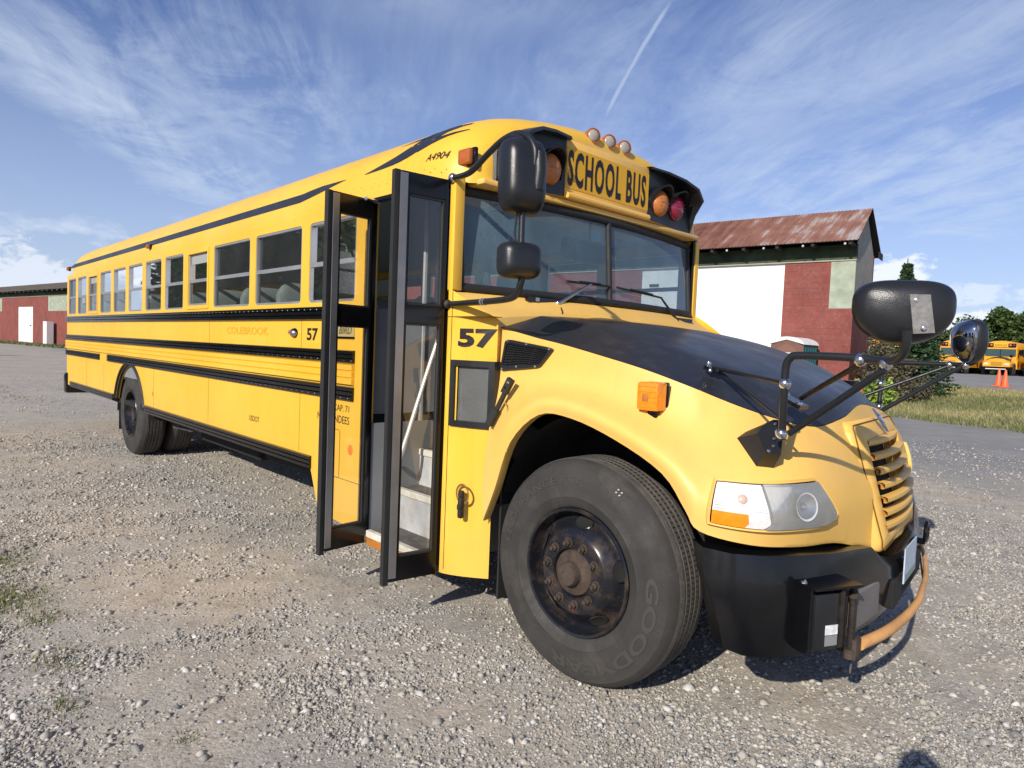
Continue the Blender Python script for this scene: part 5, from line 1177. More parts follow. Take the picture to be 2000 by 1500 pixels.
pf = t.math('MULTIPLY', t.ramp(t.noise(c, 1.7, 4), [(0.35, 0.35), (0.65, 1.0)]), 0.8)
base_c = t.mix(pf, base_c, t.mix(1.0, base_c, peb, 'MULTIPLY'))
grain = t.ramp(n3, [(0.25, 0.70), (0.5, 1.0), (0.75, 1.25)]); base_c = t.mix(0.8, base_c, t.mix(1.0, base_c, grain, 'MULTIPLY'))
# worn asphalt beyond the gravel
sx = t.node('ShaderNodeSeparateXYZ', i_0=c)
asph = t.ramp(t.noise(c, 1.1, 7, 0.7), [(0.3, (0.22, 0.215, 0.205)), (0.7, (0.32, 0.31, 0.295))])
fa = t.node('ShaderNodeMapRange'); t.l.new(t.math('ADD', sx.outputs[1], t.math('MULTIPLY', n1, 6.0)), fa.inputs[0]); fa.inputs[1].default_value = 9.5; fa.inputs[2].default_value = 13.5
base_c = t.mix(fa.outputs[0], base_c, asph)
t.put(bs.inputs['Base Color'], base_c)
hgt = t.math('ADD', t.math('MULTIPLY', vo.outputs['Distance'], -0.5), t.math('MULTIPLY', vo2.outputs['Distance'], -0.35)); hgt = t.math('ADD', hgt, t.math('MULTIPLY', n3, 0.6))
bn = t.node('ShaderNodeBump'); bn.inputs['Strength'].default_value = 0.45; bn.inputs['Distance'].default_value = 0.008; t.l.new(hgt, bn.inputs['Height']); t.l.new(bn.outputs[0], bs.inputs['Normal'])
MATS['ground'] = m
mesh_np('ground', V, Fq, [m], kind='structure', smooth=True)
# ---- loose stones
st_m = bpy.data.materials.new('loose_stone'); st_m.use_nodes = True; t = NT(st_m.node_tree); bs = t.n['Principled BSDF']; bs.inputs['Roughness'].default_value = 0.9; bs.inputs['Specular IOR Level'].default_value = 0.2
at_ = t.node('ShaderNodeAttribute', attribute_name='tone')
sc_ = t.ramp(at_.outputs['Fac'], [(0.0, (0.14, 0.14, 0.14)), (0.2, (0.24, 0.235, 0.225)), (0.42, (0.38, 0.355, 0.31)), (0.6, (0.46, 0.42, 0.36)), (0.75, (0.50, 0.485, 0.46)), (0.9, (0.57, 0.555, 0.52)), (1.0, (0.74, 0.73, 0.70))])
c = t.node('ShaderNodeTexCoord').outputs['Object']; t.put(bs.inputs['Base Color'], t.mix(0.7, sc_, t.mix(1.0, sc_, t.ramp(t.noise(c, 130, 3, 0.7), [(0.3, 0.7), (0.7, 1.25)]), 'MULTIPLY')))
oct_v = np.array([(1,0,0),(-1,0,0),(0,1,0),(0,-1,0),(0,0,1),(0,0,-1)], float); oct_f = np.array([(0,2,4),(2,1,4),(1,3,4),(3,0,4),(2,0,5),(1,2,5),(3,1,5),(0,3,5)])
bm = bmesh.new(); bmesh.ops.create_icosphere(bm, subdivisions=1, radius=1); ico_v = np.array([v.co[:] for v in bm.verts]); ico_f = np.array([[v.index for v in f.verts] for f in bm.faces]); bm.free()
def stones(n, kind, rmin, rmax, size, seed, name, clump=0.45, floor=0.1, arc=(62, 200)):
    rs = np.random.RandomState(seed); bv, bf = (oct_v, oct_f) if kind == 0 else (ico_v, ico_f)
    cx, cy = 12.4, -2.0
    r = rmin*(rmax/rmin)**rs.rand(n); th = rs.uniform(R(arc[0]), R(arc[1]), n)
    x, y = cx+r*np.cos(th), cy+r*np.sin(th)
    dn = fbm(x, y, 1.6, 4, 21); keep = rs.rand(n) < np.clip((dn-clump)*5.5+0.40, floor, 1.0); keep &= y < 13.5
    x, y, r = x[keep], y[keep], r[keep]; k = len(x)
    s = size*np.exp(rs.randn(k)*0.45)*(0.8+0.035*r)
    s = np.minimum(s, 0.026)
    sc = np.stack([s*rs.uniform(.8, 1.35, k), s*rs.uniform(.7, 1.1, k), s*rs.uniform(.45, .85, k)], -1)
    jit = 1+rs.uniform(-.38, .38, (k, len(bv), 3))
    P_ = bv[None]*jit*sc[:, None, :]; a = rs.uniform(0, 2*np.pi, k); ca, sa_ = np.cos(a)[:, None], np.sin(a)[:, None]
    tl = rs.uniform(-.4, .4, k)[:, None]
    X = P_[..., 0]*ca-P_[..., 1]*sa_; Y = P_[..., 0]*sa_+P_[..., 1]*ca; Zz = P_[..., 2]+X*tl*0.6
    zg = gh(x, y)
    base = np.stack([X+x[:, None], Y+y[:, None], Zz+(zg+s*rs.uniform(.05, .35, k))[:, None]], -1)
    Fs = (bf[None]+(np.arange(k)*len(bv))[:, None, None]).reshape(-1, 3)
    tone = np.repeat(np.clip(rs.beta(2.4, 3.0, k)+(rs.rand(k) > .985)*.35, 0, 1), len(bv))
    return mesh_np(name, base.reshape(-1, 3), Fs, [st_m], label='loose grey and tan gravel stones scattered over the dirt lot', kind='stuff', cat='gravel', attr=tone)
stones(520000, 0, 1.0, 10, 0.0060, 1, 'fine_gravel', 0.40, 0.30)
stones(110000, 0, 0.5, 10, 0.0072, 6, 'side_gravel', 0.42, 0.25, (200, 422))
stones(60000, 0, 9, 26, 0.0070, 4, 'far_gravel', 0.42, 0.2)
stones(76000, 1, 1.0, 16, 0.0082, 2, 'gravel_stones', 0.48, 0.10)
# ---- grass and weeds
def gmat(name, a, b, c_):
    m = bpy.data.materials.new(name); m.use_nodes = True; t = NT(m.node_tree); bs = t.n['Principled BSDF']; bs.inputs['Roughness'].default_value = 0.7
    at_ = t.node('ShaderNodeAttribute', attribute_name='tone'); t.put(bs.inputs['Base Color'], t.ramp(at_.outputs['Fac'], [(0, a), (0.5, b), (1, c_)])); bs.inputs['Subsurface Weight'].default_value = 0.0
    return m
GRM = gmat('grass_blade', (0.055, 0.085, 0.020), (0.13, 0.15, 0.045), (0.34, 0.29, 0.13))
def blades(x, y, h, w, seed, name, label, m=None, cat='grass', tone=None):
    rs = np.random.RandomState(seed); k = len(x); a = rs.uniform(0, 2*np.pi, k); hh = h*rs.uniform(.4, 1.2, k); ln = rs.uniform(.1, .9, k)*hh; b_ = rs.uniform(0, 2*np.pi, k); z = gh(x, y)
    dx, dy = np.cos(a)*w/2, np.sin(a)*w/2; lx, ly = np.cos(b_)*ln, np.sin(b_)*ln
    P_ = np.stack([np.stack([x-dx, y-dy, z-0.005], -1), np.stack([x+dx, y+dy, z-0.005], -1), np.stack([x+lx*.45+dx*.6, y+ly*.45+dy*.6, z+hh*.62], -1), np.stack([x+lx*.45-dx*.6, y+ly*.45-dy*.6, z+hh*.62], -1), np.stack([x+lx, y+ly, z+hh], -1)], 1)
    V = P_.reshape(-1, 3); o5 = np.arange(k)*5; Fs = np.concatenate([np.stack([o5, o5+1, o5+2], -1), np.stack([o5, o5+2, o5+3], -1), np.stack([o5+3, o5+2, o5+4], -1)])
    tn = np.clip(rs.beta(2, 2, k)*0.8+(tone if tone is not None else 0), 0, 1)
    return mesh_np(name, V, Fs, [m or GRM], label=label, kind='stuff', cat=cat, attr=np.repeat(tn, 5))
rs = np.random.RandomState(5)
def scatter(n, x0, x1, y0, y1, s, thr, seed, gain=4): 
    x, y = rs.uniform(x0, x1, n), rs.uniform(y0, y1, n); k = rs.rand(n) < np.clip((fbm(x, y, s, 4, seed)-thr)*gain, 0, 1); return x[k], y[k]
def gedge(y): return 5.2+0.30*(y-17)
x, y = rs.uniform(-2, 26, 150000), rs.uniform(15.4, 31, 150000); k = (y < 29.5-0.35*(x-6)) & (y > 16.4+1.2*fbm(x, y, 3, 3, 4)-0.28*(x-8)) & ~((x < 4.6) & (y > 21.5)); x, y = x[k], y[k]
tn = 0.55*np.clip((fbm(x, y, 2.5, 3, 9)-0.42)*4, 0, 1)+0.15; blades(x, y, 0.13, 0.022, 3, 'grass_verge', 'strip of dry green grass beside the far lot right of the bus', tone=tn)
x, y = scatter(26000, -22, 9.5, -3.2, 0.2, 1.0, 0.52, 33); k = rs.rand(len(x)) < 0.75; blades(x[k], y[k], 0.028, 0.012, 6, 'weeds', 'low green weeds creeping through the gravel left of the bus', tone=0.12)
wx, wy2 = [], []
for cx, cy, rr, nn3 in ((7.55, -1.68, 0.15, 900), (8.35, -1.70, 0.16, 1500), (8.75, -1.60, 0.07, 200), (9.3, -1.62, 0.08, 160), (9.75, -1.66, 0.07, 160), (10.3, -1.38, 0.04, 70)):
    wx.append(cx+rs.randn(nn3)*rr); wy2.append(cy+rs.randn(nn3)*rr*.7)
blades(np.concatenate(wx), np.concatenate(wy2), 0.022, 0.006, 8, 'weed_tufts', 'small green weed tufts growing in the near gravel at lower left', tone=0.1)
x, y = rs.uniform(-90, -20, 30000), rs.uniform(3, 20, 30000); yl = 22.2-0.158*(4.05-x); k = (y < yl-0.1) & (y > yl-3.2-1.4*fbm(x, y, 6, 3, 2)); blades(x[k], y[k], 0.22, 0.09, 9, 'grass_strip', 'dark grass strip along the foot of the far red barn')
# ---- barns
TH = R(9); bd_ = Vector((math.cos(TH), math.sin(TH), 0)); bn_ = Vector((-math.sin(TH), math.cos(TH), 0)); C0 = Vector((4.05, 22.2, 0))
bp = lambda u, v, z: C0 - bd_*u + bn_*v + Vector((0, 0, z))
REDW = mat('red_painted_wall', (0.22, 0.060, 0.047), 0.8, var=0.22, vscale=1.2, bump=0.5, bscale=14, dirt=(0.36, 0.17, 0.14), damt=0.4, dscale=9)
_t = NT(REDW.node_tree); _b = _t.n['Principled BSDF']; _c = _t.node('ShaderNodeTexCoord').outputs['Object']
_mp = _t.node('ShaderNodeMapping', i_0=_c); _mp.inputs['Rotation'].default_value = (0, 0, -TH); _s = _t.node('ShaderNodeSeparateXYZ', i_0=_mp.outputs[0]); _cv = _t.node('ShaderNodeCombineXYZ'); _t.l.new(_s.outputs[0], _cv.inputs[0]); _t.l.new(_s.outputs[2], _cv.inputs[1])
_br = _t.node('ShaderNodeTexBrick', i_0=_cv.outputs[0]); _br.inputs['Scale'].default_value = 1.0; _br.inputs['Mortar Size'].default_value = 0.012; _br.inputs['Mortar Smooth'].default_value = 0.4; _br.inputs['Brick Width'].default_value = 0.41; _br.inputs['Row Height'].default_value = 0.205
_old = [l for l in REDW.node_tree.links if l.to_socket == _b.inputs['Normal']][0].from_socket; _bn = _t.node('ShaderNodeBump'); _bn.inputs['Strength'].default_value = 0.5; _bn.inputs['Distance'].default_value = 0.02; _bn.invert = True; _t.l.new(_br.outputs['Fac'], _bn.inputs['Height']); _t.l.new(_old, _bn.inputs['Normal']); _t.l.new(_bn.outputs[0], _b.inputs['Normal'])
GRNW = mat('pale_green_plaster', (0.33, 0.37, 0.28), 0.85, var=0.25, vscale=3, bump=0.4, bscale=20)
BEIG = mat('beige_gable_board', (0.36, 0.33, 0.27), 0.85, var=0.15)
GRNB = mat('weathered_green_board', (0.045, 0.065, 0.030), 0.85, var=0.6, vscale=1.6, dirt=(0.03, 0.10, 0.07), damt=0.4, dscale=2.5)
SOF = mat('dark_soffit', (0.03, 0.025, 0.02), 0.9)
m = bpy.data.materials.new('rusty_roofing'); m.use_nodes = True; t = NT(m.node_tree); bs = t.n['Principled BSDF']; bs.inputs['Roughness'].default_value = 0.6; bs.inputs['Metallic'].default_value = 0.1
c = t.node('ShaderNodeTexCoord').outputs['Object']
mpn = t.node('ShaderNodeMapping', i_0=c); mpn.inputs['Rotation'].default_value = (0, 0, -TH); mpn.inputs['Scale'].default_value = (3.2, 0.35, 0.35)
rn = t.math('ADD', t.math('MULTIPLY', t.noise(mpn.outputs[0], 1.0, 7, 0.75), 0.65), t.math('MULTIPLY', t.noise(c, 1.3, 5, 0.6), 0.35))
sx = t.node('ShaderNodeSeparateXYZ', i_0=c); rn = t.math('ADD', rn, t.math('MULTIPLY', t.math('SUBTRACT', sx.outputs[0], 1.2, clamp=False), 0.022))
t.put(bs.inputs['Base Color'], t.ramp(rn, [(0.32, (0.11, 0.035, 0.022)), (0.44, (0.20, 0.088, 0.058)), (0.54, (0.27, 0.13, 0.09)), (0.61, (0.36, 0.30, 0.28)), (0.74, (0.42, 0.41, 0.43))])); RROOF = m
BROOF = mat('brown_roofing', (0.115, 0.095, 0.075), 0.9, var=0.3, vscale=1.0)
WDOOR = mat('white_door_paint', (0.80, 0.80, 0.79), 0.45, var=0.03)
def wbox(g, u0, u1, v0, v1, z0, z1, m):
    v = [bp(u, v_, z) for z in (z0, z1) for u, v_ in ((u0, v0), (u1, v0), (u1, v1), (u0, v1))]
    g.add(v, [(0, 3, 2, 1), (4, 5, 6, 7), (0, 1, 5, 4), (1, 2, 6, 5), (2, 3, 7, 6), (3, 0, 4, 7)], m)
def roof(g, u0, u1, v0, v1, vr, ze, zr, m, pitch=0.125, amp=0.022):
    n = int((u1-u0)/pitch*4); us_ = np.linspace(u0, u1, n+1)
    def zz_(k): return amp*(0.5+0.5*math.cos(k*math.pi/2))
    for va, vb, za, zb in ((v0, vr, ze, zr), (v1, vr, ze, zr)):
        g.loft([[bp(u, va, za+zz_(k)) for k, u in enumerate(us_)], [bp(u, vb, zb+zz_(k)) for k, u in enumerate(us_)]], m)
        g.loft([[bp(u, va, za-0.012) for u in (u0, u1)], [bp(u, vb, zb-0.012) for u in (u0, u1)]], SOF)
def barn(u0, u1, D, vr, zr, rm, loc, label, doors, patches, gable):
    b_ = thing('barn', tuple(bp(loc, 1.5, 0)), label, 'barn')
    g = G(); # wall pieces between door openings
    segs = []; cur = u0
    for d0, d1, h in sorted(doors): segs.append((cur, d0)); cur = d1
    segs.append((cur, u1))
    for a, c_ in segs: wbox(g, a, c_, 0, 0.25, -0.3, 5.03, REDW)
    for d0, d1, h in doors:
        if h < 5.0: wbox(g, d0, d1, 0, 0.25, h, 5.03, REDW)
    wbox(g, u0, u1, D-0.2, D, -0.3, 5.6, REDW); wbox(g, u0, u0+0.2, 0.25, D-0.2, -0.3, 3.25, REDW); wbox(g, u1-0.2, u1, 0.25, D-0.2, -0.3, 5.6, REDW)
    g.build('wall', b_)
    g = G(); wbox(g, u0, u0+0.2, 0.25, D-0.2, 3.25, 5.3, BEIG)
    pts = [bp(u0+0.02, 0.1, 5.03), bp(u0+0.02, D, 5.03), bp(u0+0.02, D, 5.55), bp(u0+0.02, vr, zr-0.05), bp(u0+0.02, 0.1, 5.62)]
    g.add(pts, [(0, 1, 2, 3, 4)], BEIG); wbox(g, u0-0.005, u0+0.01, 0.0, 0.9, 3.3, 5.0, BEIG); g.build('gable_wall', b_)
    g = G(); wbox(g, u0, u1, 0.12, 0.2, 5.03, 5.62, GRNB); 
    for k in range(int((u1-u0)/1.2)+1):
        uu = u0+0.1+k*1.2
        if uu < u1: wbox(g, uu-0.05, uu+0.05, -0.62, 0.3, 5.50, 5.60, SOF)
    g.build('fascia_board', b_)
    g = G(); wbox(g, u0-0.02, u1, -0.05, 0.12, 5.03, 5.07, BEIG); g.build('ledge', b_)
    g = G(); roof(g, u0-0.16, u1+0.16, -0.68, D+0.55, vr, 5.62, zr, rm)
    wbox(g, u0-0.19, u0-0.165, D-0.2, D+0.6, 5.50, 5.75, SOF); g.build('roof', b_)
    g = G()
    for k in range(int((u1-u0)/1.35)+1):
        uu = u0+0.25+k*1.35
        if uu < u1: g.dome(bp(uu, -0.66, 5.52), tuple(-bn_), 0.045, 0.045, 0.03, mat('pale_knob', (0.5, 0.48, 0.42), 0.5), rings=2, seg=8)
    g.build('eave_bracket', b_, kind='stuff')
    for d0, d1, h in doors:
        g = G(); n = max(2, int((d1-d0)/1.1)); 
        wbox(g, d0, d1, 0.06, 0.14, -0.3, h, WDOOR)
        for k in range(n+1):
            uu = d0+(d1-d0-0.02)*k/n; wbox(g, uu, uu+0.012, 0.05, 0.06, -0.2, h, mat('door_joint', (0.70, 0.70, 0.69), 0.6))
        do = g.build('sliding_door', b_)
        g = G(); wbox(g, (d0+d1)/2+(2.1 if d1 < 20 else -1.7), (d0+d1)/2+(2.5 if d1 < 20 else -1.35), 0.0, 0.05, 4.32 if d1 < 20 else 1.9, 4.42 if d1 < 20 else 2.0, SOF); g.build('handle', do)
    for a, c_, z0, z1 in patches:
        g = G(); wbox(g, a, c_, -0.012, 0.0, z0, z1, GRNW); g.build('pale_patch', b_)
    return b_
barn(0.0, 26.0, 3.3, 1.45, 7.05, RROOF, 5, 'red barn with a rusty corrugated roof and big white sliding door behind the toilet cabin', [(2.35, 8.1, 5.03)], [(0.0, 0.78, 3.38, 5.03)], True)
barn(64.0, 135.0, 7.0, 3.4, 6.95, BROOF, 90, 'long low red barn with brown roof at the far left beyond the bus tail', [(79.9, 84.6, 4.0)], [(66.0, 75.4, 3.5, 5.0), (90.0, 92.5, 3.5, 5.0)], False)
g = G(); v = [bp(u, v_, z) for z in (-0.1, 2.4) for u, v_ in ((73.0, -0.9), (74.0, -0.9), (74.0, -0.3), (73.0, -0.3))]
g.add(v, [(0, 3, 2, 1), (4, 5, 6, 7), (0, 1, 5, 4), (1, 2, 6, 5), (2, 3, 7, 6), (3, 0, 4, 7)], WDOOR); o = g.build('white_cabinet', None); tag(o, 'tall white post box standing against the far left barn', 'cabinet')
# ---- portable toilet
TC = thing('portable_toilet', (2.62, 21.1, 0.2), 'brown and teal portable toilet with a white domed roof against the red barn wall', 'portable toilet')
BRN = mat('brown_plastic', (0.17, 0.085, 0.060), 0.55, var=0.1); TEAL = mat('teal_plastic', (0.01, 0.13, 0.13), 0.5, var=0.1)
x0, x1, y0, y1, zb, zt2 = 2.02, 3.17, 20.5, 21.65, 0.15, 2.06
g = G(); g.box((x0, y0+0.02, zb), (x0+0.04, y1, zt2), TEAL); g.box((x1-0.04, y0+0.02, zb), (x1, y1, zt2), TEAL); g.box((x0, y1-0.04, zb), (x1, y1, zt2), TEAL)
for k in range(5): g.box((x1-0.002, y0+0.12+k*0.21, 0.3), (x1+0.02, y0+0.20+k*0.21, 1.95), TEAL)
g.build('side_wall', TC)
g = G(); fr_o = [(x0, zb), (x1, zb), (x1, 2.02), ((x0+x1)/2, 2.24), (x0, 2.02)]; g.plate(fr_o, [], BRN, lambda a, b, d: Vector((a, y0-0.02+d, b)), 0.04); g.build('front_wall', TC)
g = G(); dr = [(x0+0.2, zb+0.05), (x1-0.2, zb+0.05), (x1-0.2, 1.80), (x1-0.3, 1.95), ((x0+x1)/2, 2.08), (x0+0.3, 1.95), (x0+0.2, 1.80)]; g.plate(dr, [], mat('brown_door', (0.21, 0.105, 0.075), 0.5), lambda a, b, d: Vector((a, y0-0.045+d, b)), 0.025); g.build('door', TC)
g = G(); g.box((x0+0.28, y0-0.052, 1.40), (x1-0.32, y0-0.046, 1.78), mat('cream_sign', (0.55, 0.56, 0.46), 0.6)); g.box((x0+0.36, y0-0.055, 1.62), (x1-0.42, y0-0.052, 1.66), TEAL); g.build('sign', TC)
g = G(); rows = []
for y in np.linspace(y0-0.06, y1+0.02, 6): rows.append([Vector((x, y, 2.02+0.30*math.sqrt(max(0, 1-((x-(x0+x1)/2)/0.62)**2)))) for x in np.linspace(x0-0.04, x1+0.04, 17)])
g.loft(rows, WHT); g.add(rows[0]+[Vector(((x0+x1)/2, y0-0.06, 2.22))], [tuple(range(0, 9))+(17,), tuple(range(8, 17))+(17,)], WHT); g.build('roof', TC, 40)
# ---- trees
def lmat(name, a, b, c_, tr=0.25):
    m = bpy.data.materials.new(name); m.use_nodes = True; t = NT(m.node_tree); bs = t.n['Principled BSDF']; bs.inputs['Roughness'].default_value = 0.6
    at_ = t.node('ShaderNodeAttribute', attribute_name='tone'); cc = t.ramp(at_.outputs['Fac'], [(0, a), (0.5, b), (1, c_)]); t.put(bs.inputs['Base Color'], cc)
    tl = t.node('ShaderNodeBsdfTranslucent'); t.put(tl.inputs[0], cc); mx = t.node('ShaderNodeMixShader'); mx.inputs[0].default_value = tr; o = t.n['Material Output']
    t.l.new(bs.outputs[0], mx.inputs[1]); t.l.new(tl.outputs[0], mx.inputs[2]); t.l.new(mx.outputs[0], o.inputs[0]); return m
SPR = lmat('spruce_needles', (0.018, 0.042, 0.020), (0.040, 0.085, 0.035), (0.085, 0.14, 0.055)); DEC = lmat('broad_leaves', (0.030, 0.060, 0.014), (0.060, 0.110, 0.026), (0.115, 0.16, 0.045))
BRU = lmat('dry_brush', (0.07, 0.065, 0.035), (0.14, 0.125, 0.07), (0.24, 0.20, 0.12)); LIM = lmat('lime_leaves', (0.16, 0.24, 0.03), (0.30, 0.42, 0.07), (0.48, 0.58, 0.16)); BARK = mat('bark', (0.085, 0.065, 0.05), 0.9, var=0.3, bump=0.6, bscale=20)
def leafcloud(C_, n_rm, sz, seed, m, name, parent, tone):
    rs = np.random.RandomState(seed); k = len(C_); N = rs.randn(k, 3); N[:, 2] = np.abs(N[:, 2])+.3; N /= np.linalg.norm(N, axis=1)[:, None]
    A = np.cross(N, rs.randn(k, 3)); A /= np.linalg.norm(A, axis=1)[:, None]; B = np.cross(N, A); s = (sz*rs.uniform(.5, 1.3, k))[:, None]
    q_ = np.stack([C_-A*s, C_-B*s*.55, C_+A*s, C_+B*s*.55], 1).reshape(-1, 3); o4 = np.arange(k)*4; Fs = np.stack([o4, o4+1, o4+2, o4+3], -1)
    me_o = mesh_np(name, q_, Fs, [m], attr=np.repeat(np.clip(tone, 0, 1), 4)); put(me_o, parent); return me_o
def decid(x, y, z, h, w, seed, label, grp=None, m=None, leaf=0.16, n=5200, cat='tree', base=0.12, par=None, nm='tree'):
    rs = np.random.RandomState(seed); T = thing(nm, (x, y, z), label, cat, grp)
    g = G(); 
    if h > 1.5: g.tube([(x, y, z-0.2), (x+.1, y, z+h*.35), (x, y+.1, z+h*.7)], [h*.035, h*.022, h*.008], BARK, 8)
    K = 26; cl = []
    for k in range(K):
        th = rs.uniform(0, 2*np.pi); f = rs.uniform(0, 1); zc = z+h*(base+(0.93-base)*f); prof = math.sin(math.pi*min(1, 0.18+0.80*f))**0.7; rr = w/2*prof*math.sqrt(rs.uniform(.1, 1))*0.80
        cl.append((x+rr*math.cos(th), y+rr*math.sin(th), zc, w*rs.uniform(.13, .24)))
        if h > 1.5: g.tube([(x, y, zc-h*.12), (cl[-1][0], cl[-1][1], zc)], [h*.010, h*.003], BARK, 5)
        else: g.tube([(x, y, z-.05), (cl[-1][0], cl[-1][1], zc)], [.012, .004], BARK, 5)
    g.build('trunk', T)
    cl = np.array(cl); pick = rs.randint(0, K, n); d = rs.randn(n, 3); d /= np.linalg.norm(d, axis=1)[:, None]; rad = rs.uniform(.35, 1.12, n)**.6
    C_ = cl[pick, :3]+d*(cl[pick, 3]*rad)[:, None]*np.array([1, 1, .85])
    tone = 0.5+rs.randn(K)[pick]*0.16+rs.randn(n)*.13; leafcloud(C_, None, leaf, seed, m or DEC, 'crown', T, tone); return T
def spruce(x, y, z, h, w, seed, label, grp=None, n=26, m=None, per=34):
    rs = np.random.RandomState(seed); T = thing('spruce_tree', (x, y, z), label, 'tree', grp); g = G(); g.tube([(x, y, z-.2), (x, y, z+h*.5), (x, y, z+h)], [h*.022, h*.013, h*.003], BARK, 7)
    Cs, tn = [], []
    for k in range(n):
        f = (k/n)**0.9; zc = z+h*(0.04+0.95*f); rr = w/2*(1-f)**0.85*rs.uniform(.85, 1.1)+0.06; nb = int(9+6*(1-f))
        for j in range(nb):
            th = 2*np.pi*(j+rs.rand()*.8)/nb; L = rr*rs.uniform(.75, 1.15)
            if k % 3 == 0: g.tube([(x, y, zc), (x+L*.8*math.cos(th), y+L*.8*math.sin(th), zc-L*.12)], [.02, .006], BARK, 4)
            s = rs.uniform(.08, 1, per)**.7; side_ = rs.randn(per)*0.13*L*(1.2-s); P_ = np.stack([x+L*s*math.cos(th)-side_*math.sin(th), y+L*s*math.sin(th)+side_*math.cos(th), zc-L*s*.18-rs.rand(per)*.12*(h/6)+0.10*L*s**3], -1)
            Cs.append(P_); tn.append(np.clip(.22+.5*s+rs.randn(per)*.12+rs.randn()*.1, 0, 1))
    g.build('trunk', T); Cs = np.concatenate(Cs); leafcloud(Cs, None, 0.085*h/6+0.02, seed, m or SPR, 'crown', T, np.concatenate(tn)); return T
hz_ = lambda x, y: float(gh(np.array(x), np.array(y)))
spruce(5.15, 23.9, hz_(5.15, 23.9), 4.85, 2.2, 11, 'tall dark green spruce right of the red barn, seen behind the near cross view mirror', per=44)
spruce(5.55, 25.0, hz_(5.55, 25.0), 2.7, 2.3, 12, 'small bushy spruce at the right end of the shrub bed', per=40)
decid(4.75, 22.6, hz_(4.75, 22.6), 2.2, 1.6, 13, 'brownish tangled brush between the barn corner and the spruces', m=BRU, leaf=0.05, n=6000, cat='shrub', nm='brush', base=0.05)
decid(5.85, 22.4, hz_(5.85, 22.4), 1.3, 1.6, 14, 'dry brown brush at the foot of the tall spruce', m=BRU, leaf=0.05, n=4200, cat='shrub', nm='brush', base=0.05)
decid(5.75, 19.9, hz_(5.75, 19.9), 0.95, 1.1, 15, 'bright lime green leafy shrub just past the hood of the bus', m=LIM, leaf=0.07, n=1500, cat='shrub', nm='shrub', base=0.05)
decid(5.1, 20.2, hz_(5.1, 20.2), 0.75, 0.9, 16, 'small lime green shrub at the barn corner, left of the larger one', m=LIM, leaf=0.06, n=900, cat='shrub', nm='shrub', base=0.05)
tl = [(-14, 84, 9, 9), (-9.5, 83, 6.6, 7), (-6.2, 84, 5.6, 6), (-4.6, 80, 5.2, 4.5), (-2.6, 80, 6.6, 4.5), (-0.6, 80, 6.0, 5), (2.6, 79, 6.6, 6), (7, 80, 8, 8), (11.5, 78, 8, 8), (16, 82, 9, 9)]
tl.sort(key=lambda q: q[0]); ORD = 'first second third fourth fifth sixth seventh eighth ninth tenth'.split()
for i, (x, y, h, w) in enumerate(tl): decid(x, y, hz_(x, y), h, w, 30+i, 'rounded green tree beyond the parked buses, ' + ORD[i] + ' from the left in its row', 'trees beyond the parked buses', leaf=0.24, n=5200, base=0.02)
for i, (x, y, h) in enumerate(((-7.3, 77, 6.4), (-3.6, 75.5, 5.6))): spruce(x, y, hz_(x, y), h, 3.2, 50+i, ('taller', 'shorter')[i] + ' dark conifer of the two standing behind the parked buses', 'conifers behind the parked buses', n=18, per=22)
# trees beyond the lot behind the camera (they show in the bus glass)
rs = np.random.RandomState(77)
pro1 = decid(-12, -52, 0, 9, 8, 70, 'broad green tree along the edge of the lot opposite the bus door', 'trees along the edge of the lot opposite the bus', leaf=0.35, n=3600)
pro2 = spruce(-20, -50, 0, 11, 5, 71, 'tall conifer along the edge of the lot opposite the bus door', 'conifers along the edge of the lot opposite the bus', n=20, per=20)
EX = [(-20, -16), (-23, -20), (-27, -19), (-29, -24), (-33, -22), (-34, -28), (-17, -19), (-38, -30)]  # unseen extra trees, added to darken what the front side panes reflect
for i in range(54):
    if i < 26: x = -95+i*5.2+rs.uniform(-2, 2); y = -52+rs.uniform(-6, 4)
    else: k_ = i-26; x = -22-k_*3.9+rs.uniform(-1, 1); y = -11.5-k_*1.05+rs.uniform(-1.5, 1.0)
    if i >= 46: x, y = EX[i-46]
    src = pro2 if i % 3 == 0 else pro1
    o = copy_tree(src); k = rs.uniform(.75, 1.25); o['label'] = ('tall conifer' if src is pro2 else 'broad green tree') + (' in the row far south of the bus' if i < 26 else ' in the row southwest of the bus' if i < 46 else ' in the near clump added southwest of the bus') + ', reflected in its side glass'; o.location = (x, y, -0.1); o.scale = (k, k, k*rs.uniform(.85, 1.1)); o.rotation_euler = (0, 0, rs.uniform(0, 6.28))
